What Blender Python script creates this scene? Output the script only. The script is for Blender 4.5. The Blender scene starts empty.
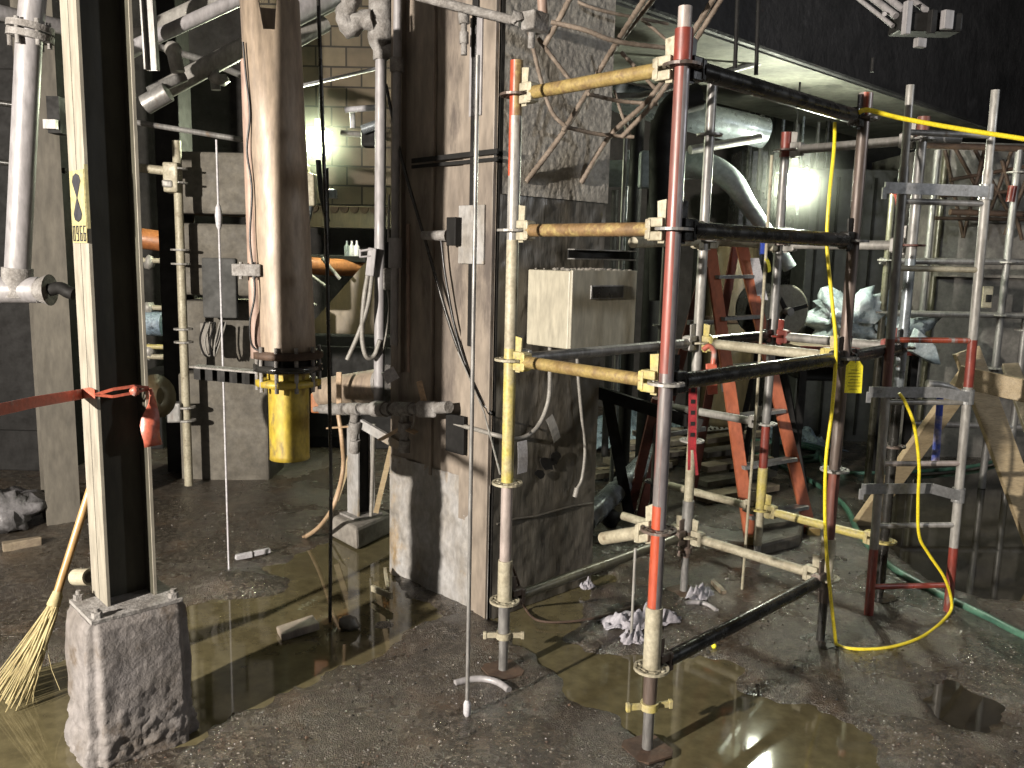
import bpy, math, random
import numpy as np
from mathutils import Vector, Matrix, noise
random.seed(7)
C = bpy.context.scene
COL = C.collection
# ------------------------------------------------------------------ camera
F_PX, PITCH, ROLL, EYE = 835.8, .1514, -.0235, 1.717
_fw = Vector((0, math.cos(PITCH), -math.sin(PITCH)))
_up = Vector((0, math.sin(PITCH), math.cos(PITCH)))
_rt = Vector((1, 0, 0))
_r2 = _rt*math.cos(ROLL) - _up*math.sin(ROLL)
_u2 = _rt*math.sin(ROLL) + _up*math.cos(ROLL)
cam_data = bpy.data.cameras.new('camera')
cam = bpy.data.objects.new('camera', cam_data); COL.objects.link(cam)
cam_data.sensor_width = 36; cam_data.lens = 36*F_PX/1024
cam_data.clip_start = .05; cam_data.clip_end = 60
M = Matrix((( _r2.x, _u2.x, -_fw.x, 0), (_r2.y, _u2.y, -_fw.y, 0), (_r2.z, _u2.z, -_fw.z, EYE), (0, 0, 0, 1)))
cam.matrix_world = M
C.camera = cam
# ------------------------------------------------------------------ world, lights, exposure
w = bpy.data.worlds.new('world'); C.world = w; w.use_nodes = True
w.node_tree.nodes['Background'].inputs[0].default_value = (1, .92, .78, 1)
w.node_tree.nodes['Background'].inputs[1].default_value = .030
C.view_settings.view_transform = 'Standard'; C.view_settings.look = 'None'
C.view_settings.gamma = 1; C.view_settings.use_curve_mapping = False
C.view_settings.exposure = 0.0
def point_light(name, loc, power, col, r):
    d = bpy.data.lights.new(name, 'POINT'); d.energy = power; d.color = col; d.shadow_soft_size = r
    o = bpy.data.objects.new(name, d); COL.objects.link(o); o.location = loc
    return o
LAMP_R = (2.056, 6.4, 2.278)      # floodlight hanging right of the scaffold
LAMP_L = (-1.613, 7.0, 2.591)     # floodlight in the back bay
key = point_light('work_light_key', (-4.0, -1.1, 2.4), 5000, (1.0, .92, .82), .06)
point_light('work_light_right', (LAMP_R[0], LAMP_R[1]-.16, LAMP_R[2]), 190, (.96, 1.0, .80), .09)
point_light('work_light_back', (LAMP_L[0], LAMP_L[1]-.16, LAMP_L[2]), 210, (.93, 1.0, .70), .09)
point_light('fill_light_right', (5.0, 2.2, 3.0), 230, (.93, .96, 1.0), .12)  # unseen fill light that brightens the right hand side

# ------------------------------------------------------------------ pixel helpers used to survey the place
def ray(u, v):
    return _fw*F_PX + _r2*(u-512) + _u2*(384-v)
def G(u, v, z=0.0):
    d = ray(u, v); return Vector((0, 0, EYE)) + d*((z-EYE)/d.z)
def P(u, v, y):
    d = ray(u, v); return Vector((0, 0, EYE)) + d*(y/d.y)
V = Vector
TH = .7607
U = V((math.cos(TH), math.sin(TH), 0)); N = V((U.y, -U.x, 0)); Z = V((0, 0, 1))

# ------------------------------------------------------------------ materials
_mats = {}
ALB = .5      # grime: every surface down here is darker than clean paint
def dk(c): return tuple(q*ALB for q in c)
def mat(name, c1, c2=None, scale=6, rough=.6, metal=0, bump=.15, bscale=60, stretch=(1, 1, 1), spots=None, spot_scale=14, spot_amt=.5, rvar=.15, detail=6, disp=.004, emit=None, coat=0, cut=(.4, .62), spec=.5, rot=None):
    if name in _mats: return _mats[name]
    m = bpy.data.materials.new(name); m.use_nodes = True; nt = m.node_tree; n = nt.nodes; L = nt.links
    b = n['Principled BSDF']
    tc = n.new('ShaderNodeTexCoord'); mp = n.new('ShaderNodeMapping'); mp.inputs['Scale'].default_value = stretch
    if rot: mp.inputs['Rotation'].default_value = rot
    L.new(tc.outputs['Object'], mp.inputs[0])
    def nz(s, d=detail, r=.6):
        t = n.new('ShaderNodeTexNoise'); t.inputs['Scale'].default_value = s; t.inputs['Detail'].default_value = d; t.inputs['Roughness'].default_value = r
        L.new(mp.outputs[0], t.inputs[0]); return t.outputs[0]
    def ramp(src, a, bb, v0=0, v1=1):
        r = n.new('ShaderNodeMapRange'); r.inputs[1].default_value = a; r.inputs[2].default_value = bb; r.inputs[3].default_value = v0; r.inputs[4].default_value = v1
        L.new(src, r.inputs[0]); return r.outputs[0]
    def mix(f, a, bb):
        x = n.new('ShaderNodeMix'); x.data_type = 'RGBA'
        L.new(f, x.inputs[0])
        for i, q in ((6, a), (7, bb)):
            if isinstance(q, tuple): x.inputs[i].default_value = (*q, 1)
            else: L.new(q, x.inputs[i])
        return x.outputs[2]
    c2 = c2 or tuple(q*.6 for q in c1)
    c1, c2 = dk(c1), dk(c2); spots = dk(spots) if spots else None
    col = mix(ramp(nz(scale), cut[0], cut[1]), c1, c2)
    if spots: col = mix(ramp(nz(spot_scale, 8, .7), 1-spot_amt-.04, 1-spot_amt+.06), col, spots)
    fine = mix(ramp(nz(scale*7, 3), .3, .7), (.72, .72, .72), (1.15, 1.15, 1.15))
    mm = n.new('ShaderNodeMix'); mm.data_type = 'RGBA'; mm.blend_type = 'MULTIPLY'; mm.inputs[0].default_value = 1
    L.new(col, mm.inputs[6]); L.new(fine, mm.inputs[7])
    L.new(mm.outputs[2], b.inputs['Base Color'])
    L.new(ramp(nz(scale*2.3), .3, .7, max(.04, rough-rvar), min(1, rough+rvar)), b.inputs['Roughness'])
    b.inputs['Metallic'].default_value = metal
    b.inputs['Specular IOR Level'].default_value = spec
    b.inputs['Coat Weight'].default_value = coat; b.inputs['Coat Roughness'].default_value = .08
    if bump:
        bp = n.new('ShaderNodeBump'); bp.inputs['Strength'].default_value = bump; bp.inputs['Distance'].default_value = disp
        L.new(nz(bscale, 5, .65), bp.inputs['Height']); L.new(bp.outputs[0], b.inputs['Normal'])
    if emit:
        b.inputs['Emission Color'].default_value = (*emit[0], 1); b.inputs['Emission Strength'].default_value = emit[1]
    _mats[name] = m; return m

GALV = mat('galvanised dirty', (.42, .41, .39), (.26, .25, .24), 9, .45, .35, .2, 70, (1, 1, .35), (.22, .15, .09), 10, .36)
GALV_L = mat('galvanised light', (.55, .53, .49), (.36, .34, .31), 8, .5, .2, .2, 70, (1, 1, .4), (.25, .17, .1), 12, .34)
DARKST = mat('dark wet steel', (.07, .068, .062), (.035, .033, .03), 6, .28, .35, .15, 60, spots=(.14, .09, .055), spot_scale=9, spot_amt=.36)
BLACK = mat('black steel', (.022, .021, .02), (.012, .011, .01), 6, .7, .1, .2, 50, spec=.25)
RUST = mat('brown rust', (.13, .075, .045), (.07, .04, .026), 9, .75, .1, .4, 70)
ORUST = mat('ochre rust', (.36, .22, .09), (.24, .145, .065), 12, .6, .15, .25, 70, spots=(.50, .37, .14), spot_scale=16, spot_amt=.46)
YELRUST = mat('worn yellow paint', (.46, .34, .12), (.30, .20, .075), 14, .5, .05, .25, 70, spots=(.30, .20, .09), spot_scale=18, spot_amt=.42)
YEL = mat('yellow paint', (.72, .60, .16), (.58, .50, .27), 12, .45, 0, .15, 60, spots=(.46, .42, .33), spot_scale=16, spot_amt=.34)
CREAM = mat('cream splashed steel', (.62, .57, .42), (.46, .41, .29), 10, .6, .1, .25, 60, spots=(.28, .22, .14), spot_scale=15, spot_amt=.38)
PINKG = mat('pinkish grey paint', (.55, .46, .42), (.46, .40, .36), 7, .5, .1, .2, 60, (1, 1, .3))
REDP = mat('worn red paint', (.36, .06, .04), (.26, .06, .045), 9, .4, 0, .15, 60, (1, 1, .4), (.36, .28, .25), 9, .35)
REDGREY = mat('red streaked steel', (.33, .14, .12), (.34, .31, .30), 4, .34, .35, .15, 60, (3, 3, .25), cut=(.46, .54))
ORANGEP = mat('orange red paint', (.52, .10, .045), (.42, .37, .34), 5, .4, .1, .15, 60, (3, 3, .12), cut=(.50, .55))
BROWNST = mat('brown weathered steel', (.24, .18, .15), (.12, .09, .075), 6, .45, .3, .25, 60, (2, 2, .3), (.36, .31, .28), 7, .4)
REDBR = mat('red brown primer', (.24, .075, .05), (.16, .06, .045), 7, .55, 0, .2, 60, (1, 1, .4))
GREENGR = mat('green grey wet pipe', (.20, .19, .13), (.13, .12, .085), 6, .35, .2, .2, 60)
OLDPAINT = mat('old beige column paint', (.43, .395, .32), (.36, .325, .26), 5, .6, 0, .12, 40, (1, 1, .25), (.34, .31, .26), 8, .36)
CONC = mat('concrete', (.36, .33, .29), (.26, .24, .21), 4, .8, 0, .5, 55, spots=(.20, .17, .14), spot_scale=6, spot_amt=.4)
CONCPED = mat('pedestal concrete', (.30, .275, .265), (.22, .195, .175), 4, .75, 0, .7, 45, disp=.008, spots=(.15, .115, .085), spot_scale=5, spot_amt=.42)
CONCROUGH = mat('rough blackened concrete', (.70, .65, .56), (.46, .42, .36), 7, .5, 0, .55, 55, disp=.008, spots=(.40, .37, .32), spot_scale=22, spot_amt=.42)
CONCWET = mat('wet grimy board formed concrete', (.19, .17, .14), (.11, .10, .08), 5, .4, 0, .45, 18, (1, 1, .22), disp=.012, spots=(.20, .185, .15), spot_scale=7, spot_amt=.38)
COLFACE = mat('stained column face', (.40, .335, .27), (.27, .225, .185), 3.5, .6, .05, .3, 30, (1, 1, .3), (.16, .13, .11), 4, .42, disp=.006)
COLLOW = mat('limewashed column foot', (.52, .51, .50), (.36, .33, .29), 5, .65, 0, .6, 40, (1, 1, .6), (.40, .29, .16), 3, .42, disp=.008)
LAG = mat('dusty tan pipe', (.47, .37, .27), (.37, .29, .22), 7, .55, .1, .2, 50, (1, 1, .25), (.26, .20, .16), 9, .38)
LAGPINK = mat('pinkish conduit', (.50, .35, .27), (.38, .26, .21), 7, .6, .05, .2, 50, (1, 1, .3))
PIPEGR = mat('grey painted pipe', (.47, .45, .46), (.38, .36, .36), 6, .5, .05, .12, 50, (1, 1, .3))
DUSTGR = mat('dusty grey fitting', (.42, .40, .38), (.24, .22, .20), 16, .85, 0, .9, 40, disp=.01)
YELPIPE = mat('chipped yellow pipe', (.62, .46, .05), (.48, .34, .04), 8, .5, 0, .3, 50, (1, 1, .5), (.15, .11, .06), 9, .42)
BRICK = None
WOOD = mat('sawn timber', (.62, .49, .30), (.50, .38, .22), 5, .65, 0, .15, 50, (1, 6, 6), (.36, .27, .17), 6, .34)
WOODD = mat('damp timber', (.36, .29, .2), (.22, .17, .12), 5, .6, 0, .2, 50, (1, 4, 4))
BOXP = mat('beige enamelled steel', (.60, .56, .44), (.52, .48, .37), 5, .5, 0, .1, 60, (1, 1, .25), (.34, .29, .2), 8, .3)
RUBBER = mat('black rubber', (.02, .02, .02), None, 6, .45, 0, .1, 60)
CABLEG = mat('grey cable', (.40, .38, .34), (.30, .28, .25), 20, .55, 0, .1, 60)
YCORD = mat('yellow cord', (1.35, 1.08, .05), (1.2, .95, .04), 20, .4, 0, .05, 60)
YTAG = mat('yellow tag card', (1.7, 1.5, .08), (1.5, 1.3, .06), 20, .5, 0, .05, 60)
GHOSE = mat('green hose rubber', (.12, .28, .19), (.07, .18, .13), 8, .4, 0, .1, 60, spots=(.22, .32, .25), spot_scale=9, spot_amt=.36)
ORL = mat('orange fibreglass', (.68, .20, .09), (.55, .15, .07), 6, .5, 0, .12, 50, (1, 1, .3), (.30, .10, .06), 7, .36)
ORLD = mat('dark red fibreglass', (.26, .07, .045), (.16, .045, .035), 6, .5, 0, .12, 50)
STRAP = mat('orange tape', (.72, .17, .10), (.55, .15, .10), 10, .45, 0, .2, 50, spots=(.50, .42, .38), spot_scale=12, spot_amt=.4)
REDT = mat('red webbing', (.50, .03, .04), (.32, .02, .03), 20, .55, 0, .2, 60)
PAPER = mat('dirty white card', (.70, .69, .72), (.58, .56, .58), 15, .7, 0, .1, 60)
RAG = mat('lilac grey rag', (.62, .60, .66), (.46, .43, .47), 9, .85, 0, .5, 60, disp=.01)
PLASTIC = mat('clear crumpled plastic', (.60, .68, .70), (.38, .47, .50), 7, .3, 0, .5, 20, disp=.02, spots=(.15, .22, .26), spot_scale=6, spot_amt=.36)
TARP = mat('pale blue tarp', (.42, .53, .62), (.22, .30, .38), 9, .35, 0, .9, 24, disp=.02, spots=(.05, .07, .09), spot_scale=12, spot_amt=.42)
WHITEP = mat('white pipe lagging', (.55, .64, .64), (.42, .50, .50), 4, .5, 0, .1, 30)
SILVER = mat('shiny duct', (.50, .55, .58), (.35, .39, .42), 4, .3, .5, .1, 30)
ALU = mat('aluminium', (.52, .52, .52), (.40, .40, .39), 9, .4, .4, .1, 60)
BLUE = mat('blue tape', (.05, .10, .55), (.04, .08, .4), 9, .4, 0, .1, 60)
ORPIPE = mat('orange primer pipe', (.58, .22, .07), (.42, .15, .05), 8, .5, 0, .15, 60)
BROOMST = mat('broom straw', (.68, .58, .30), (.52, .42, .20), 20, .7, 0, .1, 60)
HANDLE = mat('varnished handle', (.62, .38, .16), (.50, .30, .12), 5, .4, 0, .05, 60, (1, 1, .2))
TAN = mat('tan drum', (.17, .125, .065), (.11, .08, .045), 5, .45, .2, .1, 40, (1, 1, .3))
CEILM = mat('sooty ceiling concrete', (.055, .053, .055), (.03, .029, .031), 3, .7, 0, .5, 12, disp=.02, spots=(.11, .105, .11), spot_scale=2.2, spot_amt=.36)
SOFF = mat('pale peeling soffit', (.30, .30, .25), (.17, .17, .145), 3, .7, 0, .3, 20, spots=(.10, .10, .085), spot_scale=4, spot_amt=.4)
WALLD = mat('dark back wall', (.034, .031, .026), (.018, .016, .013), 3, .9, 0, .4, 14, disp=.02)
WALLC = mat('stained wall concrete', (.31, .29, .26), (.18, .17, .155), 3.2, .75, 0, .4, 20, (1, 1, 1), (.42, .41, .37), 2.5, .38, disp=.012)
MUDWATER = mat('muddy water', (.175, .150, .080), (.145, .122, .066), 2.2, .035, 0, .012, 9, rvar=.02, spec=.6)
DARKWATER = mat('dark water', (.05, .042, .028), (.035, .03, .022), 2, .03, 0, .012, 9, rvar=.015, spec=.6)
BULB = mat('lit lamp', (1, 1, .9), None, 2, .5, 0, 0, emit=((.95, 1, .78), 28))
BULBG = mat('lit lamp greenish', (1, 1, .9), None, 2, .5, 0, 0, emit=((.93, 1, .66), 26))
SIGNY = mat('sign yellow', (.56, .50, .26), (.50, .44, .22), 9, .5, 0, .03, 60)
SIGNW = mat('sign white', (.70, .66, .55), (.62, .58, .47), 9, .5, 0, .03, 60)
SIGNK = mat('sign charcoal', (.06, .06, .07), None, 9, .5, 0, 0)

def brick_mat():
    m = bpy.data.materials.new('block wall'); m.use_nodes = True; nt = m.node_tree; n = nt.nodes; L = nt.links
    b = n['Principled BSDF']; tc = n.new('ShaderNodeTexCoord'); mp = n.new('ShaderNodeMapping'); mp.inputs['Rotation'].default_value = (math.pi/2, 0, 0)
    br = n.new('ShaderNodeTexBrick'); br.inputs['Scale'].default_value = 1
    br.inputs['Color1'].default_value = (.17, .135, .085, 1); br.inputs['Color2'].default_value = (.13, .10, .065, 1); br.inputs['Mortar'].default_value = (.03, .024, .016, 1)
    br.inputs['Mortar Size'].default_value = .009; br.inputs['Brick Width'].default_value = .3; br.inputs['Row Height'].default_value = .19
    L.new(tc.outputs['Object'], mp.inputs[0]); L.new(mp.outputs[0], br.inputs[0])
    ns = n.new('ShaderNodeTexNoise'); ns.inputs['Scale'].default_value = 5; ns.inputs['Detail'].default_value = 6
    L.new(tc.outputs['Object'], ns.inputs[0])
    mx = n.new('ShaderNodeMix'); mx.data_type = 'RGBA'; mx.blend_type = 'MULTIPLY'; mx.inputs[0].default_value = .8
    L.new(br.outputs[0], mx.inputs[6]); L.new(ns.outputs[0], mx.inputs[7]); L.new(mx.outputs[2], b.inputs['Base Color'])
    bp = n.new('ShaderNodeBump'); bp.inputs['Strength'].default_value = .6; bp.inputs['Distance'].default_value = .01; bp.invert = True
    L.new(br.outputs[1], bp.inputs['Height']); L.new(bp.outputs[0], b.inputs['Normal']); b.inputs['Roughness'].default_value = .8
    return m
BRICK = brick_mat()

def floor_mat():
    m = bpy.data.materials.new('wet gritty floor'); m.use_nodes = True; nt = m.node_tree; n = nt.nodes; L = nt.links
    b = n['Principled BSDF']; tc = n.new('ShaderNodeTexCoord')
    def nz(s, d=5, r=.6):
        t = n.new('ShaderNodeTexNoise'); t.inputs['Scale'].default_value = s; t.inputs['Detail'].default_value = d; t.inputs['Roughness'].default_value = r
        L.new(tc.outputs['Object'], t.inputs[0]); return t.outputs[0]
    def mr(src, a, bb, v0, v1):
        r = n.new('ShaderNodeMapRange'); r.inputs[1].default_value = a; r.inputs[2].default_value = bb; r.inputs[3].default_value = v0; r.inputs[4].default_value = v1
        L.new(src, r.inputs[0]); return r.outputs[0]
    def mix(f, a, bb, mode='MIX'):
        x = n.new('ShaderNodeMix'); x.data_type = 'RGBA'; x.blend_type = mode
        if isinstance(f, float): x.inputs[0].default_value = f
        else: L.new(f, x.inputs[0])
        for i, q in ((6, a), (7, bb)):
            if isinstance(q, tuple): x.inputs[i].default_value = (*q, 1)
            else: L.new(q, x.inputs[i])
        return x.outputs[2]
    c = mix(mr(nz(1.3), .38, .62, 0, 1), (.032, .023, .014), (.017, .013, .009))
    c = mix(mr(nz(4.5), .52, .68, 0, 1), c, (.060, .038, .022))
    c = mix(mr(nz(38, 3, .7), .45, .7, 0, 1), c, (.10, .085, .065))
    c = mix(mr(nz(150, 2, .8), .30, .48, 1, 0), c, (.012, .010, .008))
    L.new(c, b.inputs['Base Color'])
    r = mr(nz(2.0, 4), .40, .62, .16, .46)
    L.new(r, b.inputs['Roughness'])
    vo = n.new('ShaderNodeTexVoronoi'); vo.inputs['Scale'].default_value = 150; L.new(tc.outputs['Object'], vo.inputs[0])
    b1 = n.new('ShaderNodeBump'); b1.inputs['Strength'].default_value = 1; b1.inputs['Distance'].default_value = .006
    L.new(vo.outputs['Distance'], b1.inputs['Height'])
    b2 = n.new('ShaderNodeBump'); b2.inputs['Strength'].default_value = .8; b2.inputs['Distance'].default_value = .014
    L.new(nz(24, 6, .7), b2.inputs['Height']); L.new(b1.outputs[0], b2.inputs['Normal'])
    L.new(b2.outputs[0], b.inputs['Normal'])
    b.inputs['Specular IOR Level'].default_value = .7
    b.inputs['Coat Weight'].default_value = .5; b.inputs['Coat Roughness'].default_value = .15; b3 = n.new('ShaderNodeBump'); b3.inputs['Strength'].default_value = .8; b3.inputs['Distance'].default_value = .004; L.new(vo.outputs['Distance'], b3.inputs['Height']); L.new(b3.outputs[0], b.inputs['Coat Normal'])
    return m
FLOOR = floor_mat()

# ------------------------------------------------------------------ mesh builder
def basis(d):
    d = d.normalized(); a = V((0, 0, 1)) if abs(d.z) < .95 else V((1, 0, 0))
    x = d.cross(a).normalized(); return x, d.cross(x).normalized()
class MB:
    def __init__(s): s.v = []; s.f = []; s.m = []; s.sm = []; s.mats = []
    def mi(s, m):
        if m not in s.mats: s.mats.append(m)
        return s.mats.index(m)
    def add(s, vs, fs, m, smooth=False):
        o = len(s.v); k = s.mi(m); s.v += [V(q) for q in vs]
        for f in fs: s.f.append([o+i for i in f]); s.m.append(k); s.sm.append(smooth)
        return s
    def tube(s, pts, r, m, seg=14, caps=True, flat=None, smooth=True):
        pts = [V(p) for p in pts]; n = len(pts); rs = r if isinstance(r, (list, tuple)) else [r]*n
        T = []
        for i in range(n):
            a = pts[max(i-1, 0)]; b = pts[min(i+1, n-1)]; T.append((b-a).normalized() if (b-a).length > 1e-9 else V((0, 0, 1)))
        x, y = basis(T[0]); vs = []
        for i in range(n):
            if i:
                x = (x - T[i]*x.dot(T[i])).normalized(); y = T[i].cross(x)
            for k in range(seg):
                a = 2*math.pi*k/seg; vs.append(pts[i] + x*(rs[i]*math.cos(a)) + y*(rs[i]*math.sin(a)*(flat or 1)))
        fs = [[i*seg+k, i*seg+(k+1) % seg, (i+1)*seg+(k+1) % seg, (i+1)*seg+k] for i in range(n-1) for k in range(seg)]
        s.add(vs, fs, m, smooth)
        if caps:
            s.add(vs[:seg], [list(range(seg))[::-1]], m); s.add(vs[-seg:], [list(range(seg))], m)
        return s
    def split(s, a, b, r, m1, m2, d, lim=.25, seg=24):
        a = V(a); b = V(b); n0 = len(s.f); s.tube([a, b], r, m2, seg); k = s.mi(m1); d = V(d).normalized()
        for i in range(n0, len(s.f)):
            c = sum((s.v[j] for j in s.f[i]), V((0, 0, 0)))/len(s.f[i]); t = (c-a).dot((b-a).normalized()); rd = c-(a+(b-a).normalized()*t)
            if rd.length > r*.3 and rd.normalized().dot(d) > lim: s.m[i] = k
        return s
    def cyl(s, a, b, r, m, seg=16): return s.tube([a, b], r, m, seg)
    def hollow(s, a, b, ro, ri, m, seg=20):
        a = V(a); b = V(b); x, y = basis(b-a); vs = []
        for p in (a, b):
            for r in (ro, ri):
                for k in range(seg):
                    t = 2*math.pi*k/seg; vs.append(p + x*r*math.cos(t) + y*r*math.sin(t))
        fs = []
        for k in range(seg):
            j = (k+1) % seg
            fs += [[k, j, 2*seg+j, 2*seg+k], [seg+k, 3*seg+k, 3*seg+j, seg+j], [k, seg+k, seg+j, j], [2*seg+k, 2*seg+j, 3*seg+j, 3*seg+k]]
        return s.add(vs, fs, m)
    def box(s, c, size, m, ax=None):
        x, y, z = ax or (V((1, 0, 0)), V((0, 1, 0)), V((0, 0, 1))); c = V(c); a, b, d = [q/2 for q in size]
        vs = [c + x*(i*a) + y*(j*b) + z*(k*d) for i in (-1, 1) for j in (-1, 1) for k in (-1, 1)]
        fs = [[0, 1, 3, 2], [4, 6, 7, 5], [0, 4, 5, 1], [2, 3, 7, 6], [0, 2, 6, 4], [1, 5, 7, 3]]
        return s.add(vs, fs, m)
    def bar(s, a, b, wd, th, m, side=None):
        a = V(a); b = V(b); d = (b-a).normalized()
        x = (side - d*side.dot(d)).normalized() if side else basis(d)[0]
        return s.box((a+b)/2, ((b-a).length, wd, th), m, (d, x, d.cross(x)))
    def prism(s, poly, d, m):
        d = V(d); n = len(poly); vs = [V(p) for p in poly] + [V(p)+d for p in poly]
        fs = [list(range(n))[::-1], list(range(n, 2*n))] + [[i, (i+1) % n, n+(i+1) % n, n+i] for i in range(n)]
        return s.add(vs, fs, m)
    def lathe(s, c, prof, m, seg=24, axis=None):
        c = V(c); d = axis or Z; x, y = basis(d); vs = []
        for r, h in prof:
            for k in range(seg):
                t = 2*math.pi*k/seg; vs.append(c + d*h + x*(r*math.cos(t)) + y*(r*math.sin(t)))
        n = len(prof); fs = [[i*seg+k, i*seg+(k+1) % seg, (i+1)*seg+(k+1) % seg, (i+1)*seg+k] for i in range(n-1) for k in range(seg)]
        s.add(vs, fs, m, True); s.add(vs[:seg], [list(range(seg))[::-1]], m); s.add(vs[-seg:], [list(range(seg))], m); return s
    def ball(s, c, r, m, seg=10, sq=(1, 1, 1), jit=0):
        c = V(c); vs = []; rings = seg//2
        for i in range(rings+1):
            a = math.pi*i/rings
            for k in range(seg):
                t = 2*math.pi*k/seg; d = V((math.sin(a)*math.cos(t), math.sin(a)*math.sin(t), math.cos(a)))
                q = 1 + jit*noise.noise((c*7 + d*1.7))
                vs.append(c + V((d.x*r*sq[0], d.y*r*sq[1], d.z*r*sq[2]))*q)
        fs = [[i*seg+k, (i+1)*seg+k, (i+1)*seg+(k+1) % seg, i*seg+(k+1) % seg] for i in range(rings) for k in range(seg)]
        return s.add(vs, fs, m, True)
    def jitter(s, amp, freq, off=0):
        s.v = [p + noise.noise_vector(p*freq + V((off, 0, 0)))*amp for p in s.v]; return s
    def build(s, name, parent=None, bevel=0, label=None, org=None, subdiv=0):
        if parent is not None:
            o0 = V((0, 0, 0)); q = parent
            while q: o0 += q.location; q = q.parent
            off = o0; loc = V((0, 0, 0))
        else:
            xs = [p.x for p in s.v]; ys = [p.y for p in s.v]; zs = [p.z for p in s.v]
            off = V(org) if org is not None else V(((min(xs)+max(xs))/2, (min(ys)+max(ys))/2, min(zs))); loc = off
        me = bpy.data.meshes.new(name); me.from_pydata([tuple(p-off) for p in s.v], [], s.f)
        for m in s.mats: me.materials.append(m)
        me.polygons.foreach_set('material_index', s.m); me.polygons.foreach_set('use_smooth', s.sm)
        me.update()
        o = bpy.data.objects.new(name, me); COL.objects.link(o); o.location = loc
        if parent is not None: o.parent = parent
        if bevel:
            b = o.modifiers.new('bevel', 'BEVEL'); b.width = bevel; b.segments = 2; b.limit_method = 'ANGLE'; b.angle_limit = math.radians(50)
        if label: o['label'] = label
        return o
def thing(name, label, cat, loc, group=None):
    o = bpy.data.objects.new(name, None); COL.objects.link(o); o.location = V(loc); o.empty_display_size = .05
    o['label'] = label; o['category'] = cat
    if group: o['group'] = group
    return o
def tag(o, label, cat, group=None, kind=None):
    o['label'] = label; o['category'] = cat
    if group: o['group'] = group
    if kind: o['kind'] = kind
    return o
def struct(o, kind='structure'): o['kind'] = kind; return o
def arc(p0, p1, p2, n=10):      # quadratic bezier
    p0, p1, p2 = V(p0), V(p1), V(p2); return [p0*(1-t)**2 + p1*2*t*(1-t) + p2*t*t for t in [i/n for i in range(n+1)]]
def spline(pts, k=6):
    pts = [V(p) for p in pts]; q = [pts[0]*2-pts[1]] + pts + [pts[-1]*2-pts[-2]]; out = []
    for i in range(1, len(q)-2):
        a, b, c, d = q[i-1:i+3]
        for j in range(k):
            t = j/k; out.append(.5*((2*b) + (c-a)*t + (2*a-5*b+4*c-d)*t*t + (3*b-a-3*c+d)*t**3))
    return out + [pts[-1]]
# ------------------------------------------------------------------ floor and puddles
POND_L = [(-2.05,2.35),(-1.25,2.62),(-1.10,2.80),(-.72,3.26),(-.42,3.60),(-.28,3.80),(-.50,4.02),(-.62,4.32),(-.60,4.62),(-.75,5.05),(-1.02,4.95),(-1.12,4.72),(-1.30,4.42),(-1.45,4.02),(-1.62,3.72),(-1.75,3.55),(-2.0,3.1)]
POND_R = [tuple(G(*p)[:2]) for p in [(498,612),(560,572),(612,575),(585,610),(560,640),(600,655),(700,655),(742,668),(735,690),(762,702),(800,705),(865,735),(900,790),(700,800),(668,768),(640,738),(590,700),(552,672),(535,655),(515,640)]]
POND_B = [tuple(G(*p)[:2]) for p in [(870,505),(930,470),(1060,455),(1130,560),(1060,600),(985,598),(925,575),(885,545)]]
POND_C = [tuple(G(*p)[:2]) for p in [(925,700),(950,682),(990,700),(1010,722),(980,728),(940,716)]]
def sdist(X, Y, poly):
    d = np.full(X.shape, 1e9); ins = np.zeros(X.shape, bool); n = len(poly)
    for i in range(n):
        ax, ay = poly[i]; bx, by = poly[(i+1) % n]; ex, ey = bx-ax, by-ay
        t = np.clip(((X-ax)*ex+(Y-ay)*ey)/(ex*ex+ey*ey), 0, 1)
        d = np.minimum(d, np.hypot(X-ax-t*ex, Y-ay-t*ey))
        if ay != by: ins ^= ((Y < ay) != (Y < by)) & (X < (bx-ax)*(Y-ay)/(by-ay)+ax)
    return np.where(ins, -d, d)
def axis_pts(lo, a, b, hi, fine, coarse):
    return np.concatenate([np.arange(lo, a, coarse), np.arange(a, b, fine), np.arange(b, hi+coarse, coarse)])
XS = axis_pts(-8, -3, 3.6, 11, .02, .16); YS = axis_pts(-2, 1.2, 5.4, 12, .02, .16)
XX, YY = np.meshgrid(XS, YS)
NZ = np.array([[noise.noise((x*2.1, y*2.1, 0))*.010 + noise.noise((x*9, y*9, 3))*.005 + noise.noise((x*31, y*31, 5))*.0028 for x in XS] for y in YS])
wob = np.array([[noise.noise((x*6, y*6, 9))*.07 + noise.noise((x*17, y*17, 2))*.03 for x in XS] for y in YS])
H = .012 + NZ
for poly in (POND_L, POND_R, POND_B, POND_C):
    sd = sdist(XX, YY, poly) + wob
    k = 1/(1+np.exp(sd/.022)); H = H*(1-k) + (-.03)*k
def bump_at(x, y, r, h):
    global H
    H = H + h*np.exp(-((XX-x)**2+(YY-y)**2)/(r*r))*(1+.5*NZ/.01)
for q, r, h in (((262,585),.16,.055),((225,588),.14,.05),((300,600),.05,-.0),((380,625),.10,.035),((440,628),.1,.03),((600,590),.10,.035),((575,600),.06,.025),((20,640),.3,.03)):
    g = G(*q); bump_at(g.x, g.y, r, h)
nx, ny = len(XS), len(YS)
fb = MB(); fb.v = [V((float(XS[i]), float(YS[j]), float(H[j, i]))) for j in range(ny) for i in range(nx)]
fb.f = [[j*nx+i, j*nx+i+1, (j+1)*nx+i+1, (j+1)*nx+i] for j in range(ny-1) for i in range(nx-1)]
fb.m = [0]*len(fb.f); fb.sm = [True]*len(fb.f); fb.mats = [FLOOR]
struct(fb.build('floor', org=(0, 0, 0)))
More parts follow.
